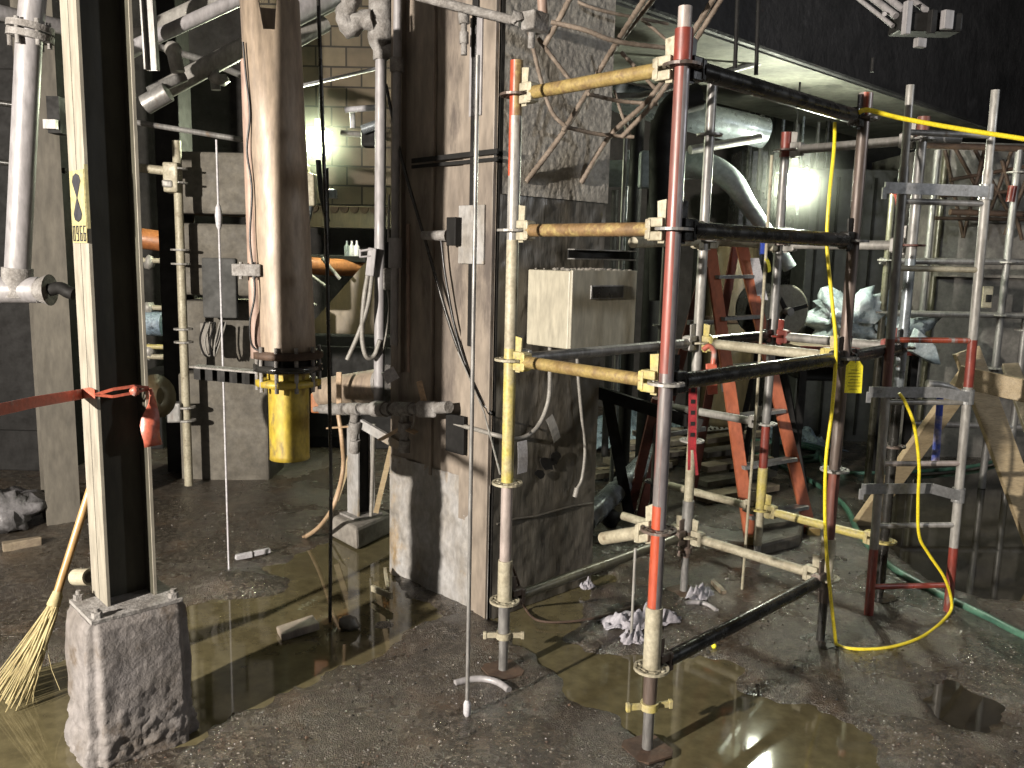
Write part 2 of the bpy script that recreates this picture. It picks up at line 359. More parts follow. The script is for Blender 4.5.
def pond(poly, m, name, label):
    xs = [p[0] for p in poly]; ys = [p[1] for p in poly]; cx, cy = sum(xs)/len(xs), sum(ys)/len(ys)
    b = MB(); pts = []
    n = len(poly); sgn = 1 if sum(poly[i][0]*poly[(i+1) % n][1]-poly[(i+1) % n][0]*poly[i][1] for i in range(n)) > 0 else -1
    if sgn < 0: poly = poly[::-1]; sgn = 1
    for i in range(n):
        a = V((*poly[i], 0)); e_ = V((*poly[(i+1) % n], 0)) - V((*poly[i-1], 0)); d = V((e_.y, -e_.x, 0)).normalized()*sgn; pts.append((a.x+d.x*.10, a.y+d.y*.10, -.004))
    b.add(pts, [list(range(n))], m)
    tag(b.build(name), label, 'puddle')
pond(POND_L, MUDWATER, 'puddle', 'large khaki pool of muddy water between the left concrete pedestal and the big column')
pond(POND_R, MUDWATER, 'puddle', 'brown puddle around the feet of the two nearest scaffold poles')
pond(POND_B, DARKWATER, 'puddle', 'dark water sheet behind the scaffold ladder mirroring the timber trestle')
pond(POND_C, DARKWATER, 'puddle', 'shallow dark puddle at lower right of the yellow cord loop')
# gravel nobody could count
gb = MB(); rnd = random.Random(3)
for i in range(5200):
    s = rnd.uniform(0, 1); y = 2.1 + 3.2*s*s*.9 + rnd.uniform(0, .6); x = rnd.uniform(-.55, .72)*y
    ii = int(np.searchsorted(XS, x)); jj = int(np.searchsorted(YS, y)); z = float(H[min(jj, ny-1), min(ii, nx-1)])
    if z < 0: continue
    r = rnd.choice([.0025, .003, .004, .005, .007]); r *= rnd.uniform(.7, 1.2)
    m = rnd.choice([CONCWET, CONC, FLOOR, FLOOR, RUST, BLACK, PAPER if r < .004 else CONC])
    vs = [V((x, y, z+r*.3)) + V((rnd.uniform(.6, 1.2)*a*r, rnd.uniform(.6, 1.2)*b_*r, rnd.uniform(.5, 1)*c*r)) for a, b_, c in ((1,0,0),(0,1,0),(-1,0,0),(0,-1,0),(0,0,1),(0,0,-1))]
    gb.add(vs, [[0,1,4],[1,2,4],[2,3,4],[3,0,4],[1,0,5],[2,1,5],[3,2,5],[0,3,5]], m)
tag(gb.build('gravel'), 'loose grit and small stone chips scattered over the wet floor', 'gravel', kind='stuff')

# ------------------------------------------------------------------ shell
def wallbox(name, a, b, m):
    a = V(a); b = V(b); return struct(MB().box((a+b)/2, (abs(b.x-a.x), abs(b.y-a.y), abs(b.z-a.z)), m).build(name))
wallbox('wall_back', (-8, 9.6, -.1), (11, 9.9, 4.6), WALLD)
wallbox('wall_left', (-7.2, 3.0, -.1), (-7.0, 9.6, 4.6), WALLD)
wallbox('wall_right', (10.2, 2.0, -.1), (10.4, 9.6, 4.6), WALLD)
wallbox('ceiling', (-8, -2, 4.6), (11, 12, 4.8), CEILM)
# beam with pale soffit running along U : nearest lower edge through survey points
BZ = 3.05
e0 = G(700, 28, BZ); e1 = G(969, 120, BZ); ed = (e1-e0); ed.z = 0; ed.normalize(); en = V((-ed.y, ed.x, 0))
if en.y < 0: en = -en
bA = e0 - ed*1.1; bB = e0 + ed*9
bb = MB()
nseg = 60
def beampt(t, w_, z): return bA + (bB-bA)*t + en*w_ + Z*(z-BZ)
bb.prism([beampt(0, 0, BZ), beampt(1, 0, BZ), beampt(1, .0, 4.6), beampt(0, .0, 4.6)], en*1.25, CEILM)
bb.build('ceiling_beam', bevel=.02)['kind'] = 'structure'
sf = MB().prism([beampt(0, .03, BZ-.012), beampt(1, .03, BZ-.012), beampt(1, .03, BZ-.001), beampt(0, .03, BZ-.001)], en*1.19, SOFF)
struct(sf.build('ceiling_soffit'))

# main encased column
K0 = V((-.08, 3.79, 0)); K1 = K0 + U*.72; K2 = K0 - N*.80; K3 = K2 + U*.72
def grid_face(a, b, z0, z1, nu, nv, m, amp, freq, nrm, mb, off=0, mfun=None):
    vs = []; fs = []
    for j in range(nv+1):
        for i in range(nu+1):
            s = i/nu; t = j/nv; p = V(a)*(1-s) + V(b)*s; p = V((p.x, p.y, z0+(z1-z0)*t))
            e = min(1, min(i, nu-i)/2) * 1.0
            d = noise.fractal(p*freq+V((off, 0, 0)), .9, 2.1, 4)*amp
            p = p + V(nrm)*d*e; vs.append(p)
    k = mb.mi(m); o = len(mb.v); mb.v += vs
    for j in range(nv):
        for i in range(nu):
            zc = z0+(z1-z0)*(j+.5)/nv
            mm = mfun(zc, (i+.5)/nu) if mfun else m
            mb.f.append([o+j*(nu+1)+i, o+j*(nu+1)+i+1, o+(j+1)*(nu+1)+i+1, o+(j+1)*(nu+1)+i]); mb.m.append(mb.mi(mm)); mb.sm.append(True)
col = thing('encased_column', 'massive soot blackened concrete and steel column standing in the centre of the picture', 'column', (K0.x+.0, K0.y+.3, 0))
rf = MB(); rf.prism([K0, K1, K3, K2], Z*4.6, WALLD)
rf.v = [p for p in rf.v]
rf.build('core', col)
N0 = K0+N*.012; N1 = K1+N*.012
r2 = MB(); SPL = 1.99
grid_face(N0, N1, .0, SPL, 60, 150, CONCWET, .006, 9, N, r2)
r2.build('lower_face', col, label='board marked grimy concrete face')
r3 = MB(); grid_face(N0+N*.012, N1+N*.012, SPL, 4.5, 110, 300, CONCROUGH, .0022, 42, N, r3)
r3.build('rough_face', col, label='rough hacked concrete above the cold joint')
lf = MB(); L0 = K0-U*.012; L2 = K2-U*.012
grid_face(L2, L0, .62, 4.5, 60, 160, COLFACE, .006, 3, -U, lf); lf.build('steel_face', col, label='brown stained side face')
lw = MB(); grid_face(L2-U*.006, L0-U*.006, .0, .66, 60, 60, COLLOW, .02, 6, -U, lw); lw.build('column_foot', col, label='whitish blue and rust splashed foot')
def onL(s, z, out=.02):        # point on the left face: s metres from K0 corner
    return K0 - N*s - U*out + Z*z
def Ls(u, v, out=0):           # s, z on the left face seen at pixel
    d = ray(u, v); o = V((0, 0, EYE)); q = K0 - U*(.012+out); t = (q-o).dot(U)/d.dot(U); p = o+d*t
    return (p-K0).dot(-N), p.z
def plate(u0, v0, u1, v1, th, m, name, lab=None, out=0):
    s0, z0 = Ls(u0, v0); s1, _ = Ls(u1, (v0+v1)/2); _, z1 = Ls((u0+u1)/2, v1); a = onL(s0, (z0+z1)/2, .012+out+th/2); b = onL(s1, (z0+z1)/2, .012+out+th/2)
    MB().box((a+b)/2, ((b-a).length, th, abs(z0-z1)), m, (N, U, Z)).build(name, col, .003, lab)
def vstrip(u0, u1, z0, z1, th, m, name, lab=None, out=0, vref=300):
    s0, _ = Ls(u0, vref); s1, _ = Ls(u1, vref); a = onL(s0, (z0+z1)/2, .012+out+th/2); b = onL(s1, (z0+z1)/2, .012+out+th/2)
    MB().box((a+b)/2, ((b-a).length, th, z1-z0), m, (N, U, Z)).build(name, col, .003, lab)
vstrip(478, 494, .0, 4.5, .02, COLFACE, 'corner_angle', 'pale steel angle on the corner')
vstrip(433, 435, .62, 4.5, .02, COLFACE, 'flange_edge')
vstrip(463, 474, .45, 4.5, .012, COLFACE, 'cover_strip')
vstrip(472.5, 478, 1.3, 4.5, .03, BLACK, 'slot')
vstrip(474, 486, 2.33, 2.75, .03, PIPEGR, 'lath', vref=90)
plate(464, 206, 489, 264, .012, COLLOW, 'bolt_plate', out=.02)
plate(458, 218, 467, 246, .05, BLACK, 'junction_plate', out=.02)
plate(452, 412, 470, 452, .02, BLACK, 'slotted_channel', out=.02)
a_ = P(436, 236, 4.0); s_, z_ = Ls(445, 236)
MB().tube([onL(s_+.06, z_, .10), onL(s_-.06, z_, .05)], [.02, .026], DUSTGR).build('valve_nub', col)
s0, z0 = Ls(400, 163); s1, z1 = Ls(500, 152)
ang = MB(); LQ = lambda u, v, o: (lambda q: onL(q[0], q[1], .012+o))(Ls(u, v, o)); ang.bar(LQ(412, 161, .04), LQ(498, 151, .04), .022, .008, BLACK, Z); ang.bar(LQ(412, 167, .03), LQ(498, 159, .03), .016, .008, BLACK, Z)
ang.build('angle_bracket', col)

# board joint and notch under the box
def Rs(u, v, out=.0):          # point on the right face seen at pixel
    d = ray(u, v); o = V((0, 0, EYE)); q = K0 + N*(.024+out); t = (q-o).dot(N)/d.dot(N); return o+d*t
MB().tube([Rs(497+i*19, 524-i*4.3, -.006)+V((0, 0, .006*math.sin(i*2.1))) for i in range(6)], .006, CONCWET, 6).build('cast_joint', col)
nb = MB(); rn = random.Random(2)
for (cu, cv, ru, rv) in ((548, 463, 9, 9), (556, 457, 6, 7), (540, 474, 6, 5)):
    q = [Rs(cu+ru*math.cos(t)*rn.uniform(.5, 1.1), cv+rv*math.sin(t)*rn.uniform(.5, 1.1), .002) for t in [j*math.tau/13 for j in range(13)]]
    nb.prism(q, N*.002, BLACK)
nb.build('spalled_hole', col)

# ------------------------------------------------------------------ scaffold tower
A = V((.507, 2.723, 0)); B = V((-.01, 3.267, 0)); Cc = V((.92, 4.152, 0)); D = V((1.438, 3.609, 0)); Ee = V((1.443, 4.649, 0)); Ff = V((1.932, 4.135, 0)); Gg = Ee - N*.75
Z5 = .3156; LV = [Z5+.5*(4-i) for i in range(5)]      # LV[0] top ... LV[4] lowest rosette
ORANGES = mat('flat orange red paint', (.66, .11, .045), (.52, .10, .05), 8, .4, 0, .12, 60, (1, 1, .3), (.40, .30, .26), 10, .34)
MAUVE = mat('mauve grey galvanising', (.36, .33, .34), (.26, .235, .24), 7, .4, .35, .15, 60, (1, 1, .3), (.30, .16, .13), 8, .36)
REDST = mat('red oxide streak', (.38, .10, .075), (.27, .11, .09), 8, .4, .05, .12, 60, (1, 1, .2))
tower = thing('scaffold_tower', 'ring lock scaffold tower of yellow, red and grey tubes right of the central column', 'scaffold', ((A+Cc)/2))
def rosette(p, m, parent, r=.062):
    b = MB(); p = V(p); q = V((0, 0, .0045))
    b.hollow(p-q, p+q, .040, .024, m); b.hollow(p-q, p+q, r, r-.011, m)
    for k in range(8):
        a = k*math.pi/4+.2; d = V((math.cos(a), math.sin(a), 0)); b.box(p+d*.045, (.022, .011, .009), m, (d, V((-d.y, d.x, 0)), Z))
    return b.build('rosette', parent)
def standard(base, segs, lv, jack=True, jackm=None, rosm=None, lean=(0, 0), nut=None, label=None, root=None, r=.0242):
    root = root or tower; rosm = rosm or GALV_L; b = MB(); lx = V((lean[0], lean[1], 0))
    at = lambda z: V((base.x, base.y, z)) + lx*z
    for z0, z1, m, rr in segs:
        if isinstance(m, tuple): b.split(at(z0), at(z1), rr*r/.0242, m[0], m[1], m[2], m[3])
        else: b.tube([at(z0), at(z1)], rr*r/.0242, m, 18)
    st = b.build('standard', root, label=label)
    for z, m in lv: rosette(at(z), m, st)
    if jack:
        jm = jackm or GALV
        MB().tube([at(.006), at(.22)], .019, jm, 14).build('jack_screw', st)
        c = at(.0075); th = .5
        x = V((math.cos(th), math.sin(th), 0)); y = V((-x.y, x.x, 0)); pl = [c+x*a+y*bb_ for a, bb_ in ((-.075, -.05), (-.05, -.075), (.05, -.075), (.075, -.05), (.075, .05), (.05, .075), (-.05, .075), (-.075, .05))]
        MB().prism(pl, (0, 0, .008), RUST if jm is not DARKST else DARKST).build('base_plate', st)
        if nut:
            nb_ = MB(); zc = at(nut[0]); nb_.tube([zc-Z*.012, zc+Z*.014], .032, nut[1], 14)
            d = V((math.cos(nut[2]), math.sin(nut[2]), 0))
            for s in (-1, 1): nb_.box(zc+d*s*.058, (.055, .012, .022), nut[1], (d, V((-d.y, d.x, 0)), Z)); nb_.box(zc+d*s*.078, (.014, .018, .03), nut[1], (d, V((-d.y, d.x, 0)), Z))
            nb_.build('jack_nut', st, .002)
    return st
lvm = lambda *ms: [(LV[i], m) for i, m in enumerate(ms) if m]
standard(A, [(.19, .305, BROWNST, .0242), (.305, .54, CREAM, .030), (.53, .90, (ORANGES, MAUVE, (-1, -.35, 0), .25), .0245), (.90, 1.35, (REDGREY, MAUVE, (-1, -.2, 0), .5), .0242), (1.35, 2.36, (REDST, MAUVE, (-1, -.5, 0), .45), .0242), (2.33, 2.425, REDP, .0285), (2.42, 2.49, PINKG, .0215)],
         lvm(BROWNST, GALV, GALV_L, BROWNST, CREAM), nut=(.175, YEL, .2), label='pole with red streaks and an orange lower length')
standard(B, [(.16, .31, GALV, .0242), (.31, .49, CREAM, .030), (.49, .88, PINKG, .0242), (.80, 1.36, YEL, .0246), (1.36, 1.78, CREAM, .0242), (1.78, 2.24, GALV_L, .0242), (2.02, 2.24, (ORANGES, GALV_L, (-1, -.1, 0), .8), .0243), (2.24, 2.44, (ORANGES, ORUST, (-1, -.3, 0), .55), .0245)],
         lvm(BROWNST, GALV_L, CREAM, CREAM, CREAM), nut=(.165, CREAM, .05), label='pole painted yellow in its middle')
standard(Cc, [(.20, .34, BROWNST, .0242), (.34, .50, GALV, .030), (.50, 1.08, CREAM, .0242), (1.0, 1.80, GALV_L, .0242), (1.80, 2.55, GALV, .0242)],
         lvm(GALV, GALV_L, CREAM, GALV_L, CREAM), nut=(.24, BROWNST, .9))
standard(D, [(.20, .34, BROWNST, .0242), (.31, .50, CREAM, .031), (.49, .80, REDBR, .0245), (.79, 1.90, BROWNST, .0242), (1.9, 2.36, BROWNST, .0242), (2.33, 2.42, ORANGEP, .029)],
         lvm(BROWNST, GALV, GALV_L, GALV_L, CREAM), nut=None, jackm=DARKST, label='brown weathered pole carrying the yellow cord')
standard(Ee, [(.10, .32, CREAM, .0242), (.30, .56, YEL, .0285), (.54, .80, REDP, .0245), (.78, 2.30, GALV, .0242), (2.28, 2.41, REDP, .029)],
         lvm(BROWNST, BROWNST, REDP, GALV_L, YEL))
standard(Ff, [(.05, 1.1, DARKST, .0242), (1.1, 1.75, SILVER, .0245), (1.7, 2.36, GALV, .0242), (2.33, 2.42, REDBR, .029)],
         lvm(GALV, REDBR, BROWNST, BROWNST, YEL), jackm=DARKST)
standard(Gg, [(.1, 1.9, GALV, .0242)], lvm(None, GALV, GALV, GALV, GALV))
def ledger(a, b, z, m, hm=None, e0=True, e1=True, label=None, root=None, r=.0235, gap=.06, z2=None):
    root = root or tower; hm = hm or m; z2 = z if z2 is None else z2
    a = V((a.x, a.y, z)); b = V((b.x, b.y, z2)); d = (b-a).normalized(); sd = d.cross(Z).normalized(); b_ = MB()
    b_.tube([a+d*(gap+.03 if e0 else 0), b-d*(gap+.03 if e1 else 0)], r, m, 16)
    for on, p, dd in ((e0, a, d), (e1, b, -d)):
        if not on: continue
        c = p + dd*.062
        b_.box(c+Z*.022+dd*.002, (.06, .038, .030), hm, (dd, sd, Z)); b_.box(c-Z*.022+dd*.002, (.06, .038, .030), hm, (dd, sd, Z))
        b_.box(c+dd*.028, (.022, .046, .066), hm, (dd, sd, Z))
    lg = b_.build('ledger', root, .004, label)
    for on, p, dd in ((e0, a, d), (e1, b, -d)):
        if not on: continue
        c = p + dd*.05
        w_ = MB(); w_.prism([c+sd*-.0035+dd*.016*s1+Z*h for s1, h in ((-1, -.045), (.6, -.045), (1.1, .09), (-1.1, .095))], sd*.007, hm); w_.build('wedge', lg)
    return lg
ledger(B, A, LV[0], YELRUST, CREAM, label='yellow top tube'); ledger(A, D, LV[0], DARKST, r=.029); ledger(Ee, Ff, LV[0], GALV_L)
ledger(B, A, LV[1], ORUST, CREAM, label='ochre tube with an orange ring'); ledger(A, D, LV[1], DARKST, r=.029); ledger(Cc, Ee, LV[1], CREAM); ledger(Ee, Ff, LV[1], GALV_L)
ledger(B, A, LV[2], YELRUST, YEL); ledger(B, Cc, LV[2], GALV, GALV_L); ledger(Cc, D, LV[2], CREAM, YEL); ledger(A, D, LV[2], DARKST, r=.029); ledger(Cc, Ee, LV[2], DARKST, r=.029); ledger(Ee, Ff, LV[2], GALV_L, REDP); ledger(D, Ff, LV[2], DARKST, r=.029)
ledger(Gg, Ee, LV[3], GALV_L)
ledger(B, Cc, LV[4], GREENGR, BROWNST); ledger(A, D, LV[4], DARKST, BROWNST, r=.027); ledger(Cc, D, LV[4], CREAM); ledger(Ee, Ff, LV[4], YEL, label='bright yellow low tube'); ledger(Gg, Ee, LV[4], CREAM)
q = Cc - N*.42; ledger(q, Cc, LV[4], CREAM, e0=False)
q = P(603, 538.5, 2.95); ledger(q, A, q.z, CREAM, e0=False, z2=LV[3])
q = P(633, 242.5, 3.55); ledger(q, Cc, q.z, CREAM, e0=False, z2=LV[1])

# ------------------------------------------------------------------ scaffold access ladder
lad = thing('scaffold_ladder', 'grey tube access ladder with red feet clipped to the right side of the scaffold tower', 'ladder', G(910, 615))
lb, rb = G(868.5, 616), G(947.5, 614); lt, rt = P(910.5, 85, 3.86), P(995.5, 90, 3.92)
def stile(b0, t0, redtop, lab=None):
    d = t0-b0; b = MB(); b.tube([b0+Z*.0, b0+d*.14], .0215, REDP, 14); b.tube([b0+d*.14, b0+d*.46], .0212, GALV_L, 14)
    b.tube([b0+d*.46, b0+d*.55], .0214, REDP if redtop else REDBR, 14); b.tube([b0+d*.55, b0+d*.86], .0212, GALV_L if redtop else GALV, 14); b.tube([b0+d*.86, t0], .018, GALV_L, 14)
    b.build('stile', lad)
stile(lb, lt, False); stile(rb, rt, True)
for v_, m in ((587, REDP), (526, GALV_L), (464, PINKG), (402, GALV_L), (340, ORANGEP), (268, CREAM), (201, GALV), (132, GALV)):
    # rung height on the left stile; same height right
    best = min(range(0, 1000), key=lambda i: abs(((lambda p: 384 - ((p-V((0,0,EYE))).dot(_u2)*F_PX/(p-V((0,0,EYE))).dot(_fw)))(lb+(lt-lb)*(i/1000)))-v_))
    t = best/1000; a = lb+(lt-lb)*t; b = rb+(rt-rb)*t; b = rb+(rt-rb)*((a.z-rb.z)/(rt.z-rb.z))
    MB().tube([a, b], .0135, m, 12).build('rung', lad)
for z_, off, bend in ((2.06, .03, .0), (1.13, .03, .04), (.66, .03, .07)):
    tl = (z_-lb.z)/(lt.z-lb.z); a = lb+(lt-lb)*tl; b = rb+(rt-rb)*tl; d = (b-a).normalized(); o_ = V((d.y, -d.x, 0))*.024
    k = MB(); p0 = a-d*.10+o_; p1 = a+d*.16+o_; p2 = b-d*.16+o_-Z*(.0); p3 = b+o_-Z*bend*.6
    for x_, y_ in ((p0, p1), (p1, p2), (p2, p3)): k.bar(x_, y_, .05, .008, ALU, Z)
    k.hollow(b-Z*.035-Z*bend*.6, b+Z*.035-Z*bend*.6, .03, .0215, ALU); k.bar(p0, p0-Z*.05, .02, .01, ALU, d)
    k.build('standoff_bracket', lad)

# ------------------------------------------------------------------ left H column on its pedestal
PN = V((-1.349, 2.536, 0)); ph = .5
PR = PN + U*.335; PL = PN - N*.265; PB = PR - N*.265
ped = MB()
def inset(z, e, r=.0):
    return [PN + (-U+N)*e*.7 + Z*z, PR + (U+N)*e*.7 + Z*z, PB + (U-N)*e*.7 + Z*z, PL + (-U-N)*e*.7 + Z*z]
prof = [(-.03, .03), (.05, .022), (.15, .012), (.30, .008), (.42, .004), (.475, -.002), (.50, -.020)]
vs = []; SEG = 34
for z_, e in prof:
    q4 = inset(z_, e)
    for k in range(4):
        a, b = q4[k], q4[(k+1) % 4]
        for i in range(SEG): vs.append(a+(b-a)*(i/SEG))
# finer rings
def ring_interp(rows, sub):
    out = []
    for i in range(len(rows)-1):
        for j in range(sub):
            t = j/sub; out.append([p*(1-t)+q_*t for p, q_ in zip(rows[i], rows[i+1])])
    return out+[rows[-1]]
n4 = 4*SEG; rows = ring_interp([vs[i*n4:(i+1)*n4] for i in range(len(prof))], 11)
cen = (PN+PR+PB+PL)/4
flat = []
for row in rows:
    for p in row:
        c_ = p-V((cen.x, cen.y, p.z)); q_ = p.copy()
        du, dn = abs(c_.dot(U))/.1675, abs(c_.dot(N))/.1325
        cr = max(0, min(du, dn)-.80); q_ -= c_.normalized()*cr*.16
        low = max(0, min(1, (.28-p.z)/.2)); amp = .005 + .006*low
        q_ += c_.normalized()*(noise.fractal(p*9, .9, 2.1, 4)*amp + low*noise.noise(p*60)*.009 + low*noise.noise(p*27)*.007); flat.append(q_)
nr = len(rows); fs = [[i*n4+k, i*n4+(k+1) % n4, (i+1)*n4+(k+1) % n4, (i+1)*n4+k] for i in range(nr-1) for k in range(n4)]
ped.add(flat, fs, CONCPED, True); ped.add(flat[-n4:], [list(range(n4))], CONCPED)
tag(ped.build('concrete_pedestal'), 'chipped square concrete pedestal with gravelly lower half at bottom left', 'pedestal')
steelcol = thing('steel_column', 'cream painted steel H column with a number sign bolted on the left pedestal', 'column', (cen.x, cen.y, ph))
bp = MB(); i4 = [cen + U*a*.150 + N*b*.118 + Z*(ph) for a, b in ((-1, -1), (-1, 1), (1, 1), (1, -1))]
bp.prism(i4, Z*.014, DUSTGR); bp.build('base_plate', steelcol, .002)
for a, b in ((-1, 1), (1, 1), (-1, -1), (1, -1)):
    c = cen + U*a*.125 + N*b*.095 + Z*(ph+.014)
    k = MB(); k.tube([c, c+Z*.02], .017, DUSTGR, 6, smooth=False); k.tube([c+Z*.02, c+Z*.032], .009, DUSTGR, 10); k.build('anchor_bolt', steelcol)
# flange planes
def Hpx(u, v, z): return G(u, v, z)
h0 = G(107.5, 607, ph+.014)            # near edge of left flange
h1 = h0 - N*.158; hw = .155            # flange goes back, web spans along U
WEB_SHADE = mat('olive steel with painted shade', (.085, .08, .055), (.055, .05, .036), 4, .6, .1, .15, 40, (1, 1, .3))  # shade inside the H section, painted as a near black colour
hs = MB()
for s in (0, hw):
    hs.prism([h0+U*s, h0+U*(s+.011), h1+U*(s+.011), h1+U*s], Z*3.9, OLDPAINT)
hs.prism([h0+U*(hw-.0015)-N*.004, h0+U*hw-N*.004, h1+U*hw, h1+U*(hw-.0015)], Z*3.9, WEB_SHADE)  # thin skins carry the same painted shade onto the inner flange faces
hs.prism([h0+U*.0125-N*.004, h0+U*.011-N*.004, h1+U*.011, h1+U*.0125][::-1], Z*3.9, WEB_SHADE)
hm_ = (h0+h1)/2
hs.prism([hm_-N*.004, hm_+U*hw-N*.004, hm_+U*hw+N*.004, hm_+N*.004], Z*3.9, WEB_SHADE)
hs.build('shaft', steelcol, .002)
# sign on the left flange face
def Fl(s, z, out=.003): return V((h0.x, h0.y, 0)) - N*s + Z*z - U*out
def Flz(u, v):
    d = ray(u, v); o = V((0, 0, EYE)); t = (h0-o).dot(U)/d.dot(U); p = o+d*t; return (p-h0).dot(-N), p.z
_, zt = Flz(80, 170); _, zm = Flz(82, 224); _, zb = Flz(83, 243)
fw_ = .150
sg = MB(); sg.prism([Fl(-.004, zb), Fl(fw_*.93, zb), Fl(fw_*.93, zt), Fl(-.004, zt)], -U*.002, SIGNY)
sg.box(Fl(-.006, (zm+zt)/2, -.002), (.010, .003, zt-zm+.03), SIGNY, (U, N, Z))
sign = sg.build('number_sign', steelcol, label='pale yellow plate with two charcoal diamonds and 0966')
gl = MB(); cs = fw_*.46; hgt = (zt-zm)
for zc, up_ in ((zm+hgt*.71, 1), (zm+hgt*.27, -1)):
    hh = hgt*.235; wd = fw_*.27
    pts = [(0, -hh*up_), (wd*.55, -hh*.25*up_), (wd, hh*.35*up_), (wd*.75, hh*.8*up_), (0, hh*1.0*up_), (-wd*.75, hh*.8*up_), (-wd, hh*.35*up_), (-wd*.55, -hh*.25*up_)]
    if up_ < 0: pts = pts[::-1]
    gl.prism([Fl(cs-x, zc+y, .0055) for x, y in pts], -U*.0015, SIGNK)
gl.build('diamond_mark', sign)
dg = MB()
SEGS = {'0': 'abcdef', '9': 'abcdfg', '6': 'acdefg'}
dh = (zm-zb)*.82; dw = fw_*.135
for i, ch in enumerate('0966'):
    s0_ = fw_*.85 - i*fw_*.235; z0_ = zb+(zm-zb)*.09
    R_ = lambda x0, y0, x1, y1: dg.prism([Fl(s0_-x0, z0_+y0, .0055), Fl(s0_-x1, z0_+y0, .0055), Fl(s0_-x1, z0_+y1, .0055), Fl(s0_-x0, z0_+y1, .0055)], -U*.0015, SIGNK)
    t_ = .0042
    for sg_ in SEGS[ch]:
        {'a': lambda: R_(0, dh-t_, dw, dh), 'b': lambda: R_(dw-t_, dh/2, dw, dh), 'c': lambda: R_(dw-t_, 0, dw, dh/2), 'd': lambda: R_(0, 0, dw, t_),
         'e': lambda: R_(0, 0, t_, dh/2), 'f': lambda: R_(0, dh/2, t_, dh), 'g': lambda: R_(0, dh/2-t_/2, dw, dh/2+t_/2)}[sg_]()
dg.build('number_marks', sign)

# ================================================================== FITTINGS AND LOOSE THINGS
def Lp(u, v, out=.02):
    s, z = Ls(u, v, out); return K0 - N*s - U*(.012+out) + Z*z
def sag(a, b, dz, n=10):
    a = V(a); b = V(b); return [a*(1-t)+b*t - Z*dz*4*t*(1-t) for t in [i/n for i in range(n+1)]]
# ---- beige electrical box on the column's right face
W0 = Rs(527, 310, .0); W0.z = 0
o_ = V((0, 0, EYE)); dr = ray(572, 310)
best = None
for i in range(1, 900):
    p = W0 + N*(i/1000.0); az = (p.x)/(p.y); 
    if az >= dr.x/dr.y: best = i/1000.0; break
bd = best; near_ = W0 + N*bd
for i in range(1, 900):
    p = near_ + U*(i/1000.0); dq = ray(635, 310)
    if p.x/p.y >= dq.x/dq.y: bw = i/1000.0; break
def zat(u, v, p):
    d = ray(u, v); return EYE + d.z*(p.y/d.y)
bt = zat(572, 271, near_); bbm = zat(571, 350, near_)
ebox = thing('electrical_box', 'beige steel junction box with dark nameplate, mounted on the central column', 'electrical box', W0+Z*bbm)
bc = W0 + N*bd/2 + U*bw/2 + Z*(bt+bbm)/2
MB().box(bc-N*.01, (bw, bd-.02, bt-bbm), BOXP, (U, N, Z)).build('housing', ebox, .006)
MB().box(bc+N*(bd/2-.008), (bw+.008, .016, bt-bbm+.008), BOXP, (U, N, Z)).build('lid', ebox, .004)
pc = W0 + N*(bd+.003) + U*bw*.52 + Z*(bbm+(bt-bbm)*.73)
MB().box(pc, (bw*.52, .006, .062), GALV, (U, N, Z)).build('plate_rim', ebox, .002); MB().box(pc+N*.002, (bw*.48, .006, .05), DARKST, (U, N, Z)).build('nameplate', ebox)
rb_ = MB(); rnd = random.Random(5)
for i in range(70):
    c = W0 + N*rnd.uniform(.02, bd-.02) + U*rnd.uniform(.01, bw-.01) + Z*(bt+.004); rb_.ball(c, rnd.uniform(.004, .013), CONC, 6, (1.2, 1, .7), .4)
tag(rb_.build('rubble'), 'crumbs of fallen concrete heaped on top of the beige box', 'rubble', kind='stuff')
ch = MB(); c0 = Rs(571, 254, .05); c1 = Rs(633, 254, .05); c1.z = c0.z
for dz in (-.022, .022): ch.bar(c0+Z*dz, c1+Z*dz, .045, .006, GALV, N)
ch.bar(c0-N*.02, c1-N*.02, .006, .045, BLACK, N)
tag(ch.build('channel_bracket', bevel=.001), 'rusty channel bracket jutting from the column above the beige box', 'bracket')
# cables on right face
tag(MB().tube(spline([Lp(455, 424, .03), Lp(478, 430, .03), Rs(500, 436, .03), Rs(522, 438, .03), Rs(538, 426, .03), Rs(548, 402, .03), Rs(550, 375, .03), Rs(550, 345, .03)]), .011, CABLEG, 8).build('conduit'), 'grey conduit curving under the beige box to its underside', 'conduit')
cb = MB(); cb.tube(spline([Rs(577, 350, .03), Rs(578, 375, .03), Rs(582, 420, .03), Rs(585, 450, .03), Rs(582, 478, .03), Rs(577, 489, .03)]), .008, CABLEG, 8); cb.tube([Rs(577, 488, .03), Rs(575, 497, .03)], .013, CABLEG, 8)
tag(cb.build('hanging_cable'), 'cut grey cable hanging below the right end of the beige box', 'cable')
def tagcard(a, b, wpx, name, lab, m=PAPER):
    ax = (b-a).normalized(); sd = U; sd = (sd-ax*sd.dot(ax)).normalized(); nn = ax.cross(sd); l = (b-a).length; k = MB()
    pts = []
    for i in range(5):
        t = i/4; q = a+ax*l*t + nn*(.006*math.sin(t*3)); pts.append(q)
    for i in range(4):
        k.add([pts[i]-sd*wpx/2, pts[i]+sd*wpx/2, pts[i+1]+sd*wpx/2, pts[i+1]-sd*wpx/2, pts[i]-sd*wpx/2+nn*.001, pts[i]+sd*wpx/2+nn*.001, pts[i+1]+sd*wpx/2+nn*.001, pts[i+1]-sd*wpx/2+nn*.001], [[0,1,2,3],[7,6,5,4],[0,3,7,4],[1,5,6,2]], m)
    return k
k = tagcard(Rs(522, 441, .05), Rs(522, 473, .05), .062, 'x', 'x'); tag(k.build('paper_tag'), 'white paper tag hanging from the conduit behind the yellow pole', 'tag')
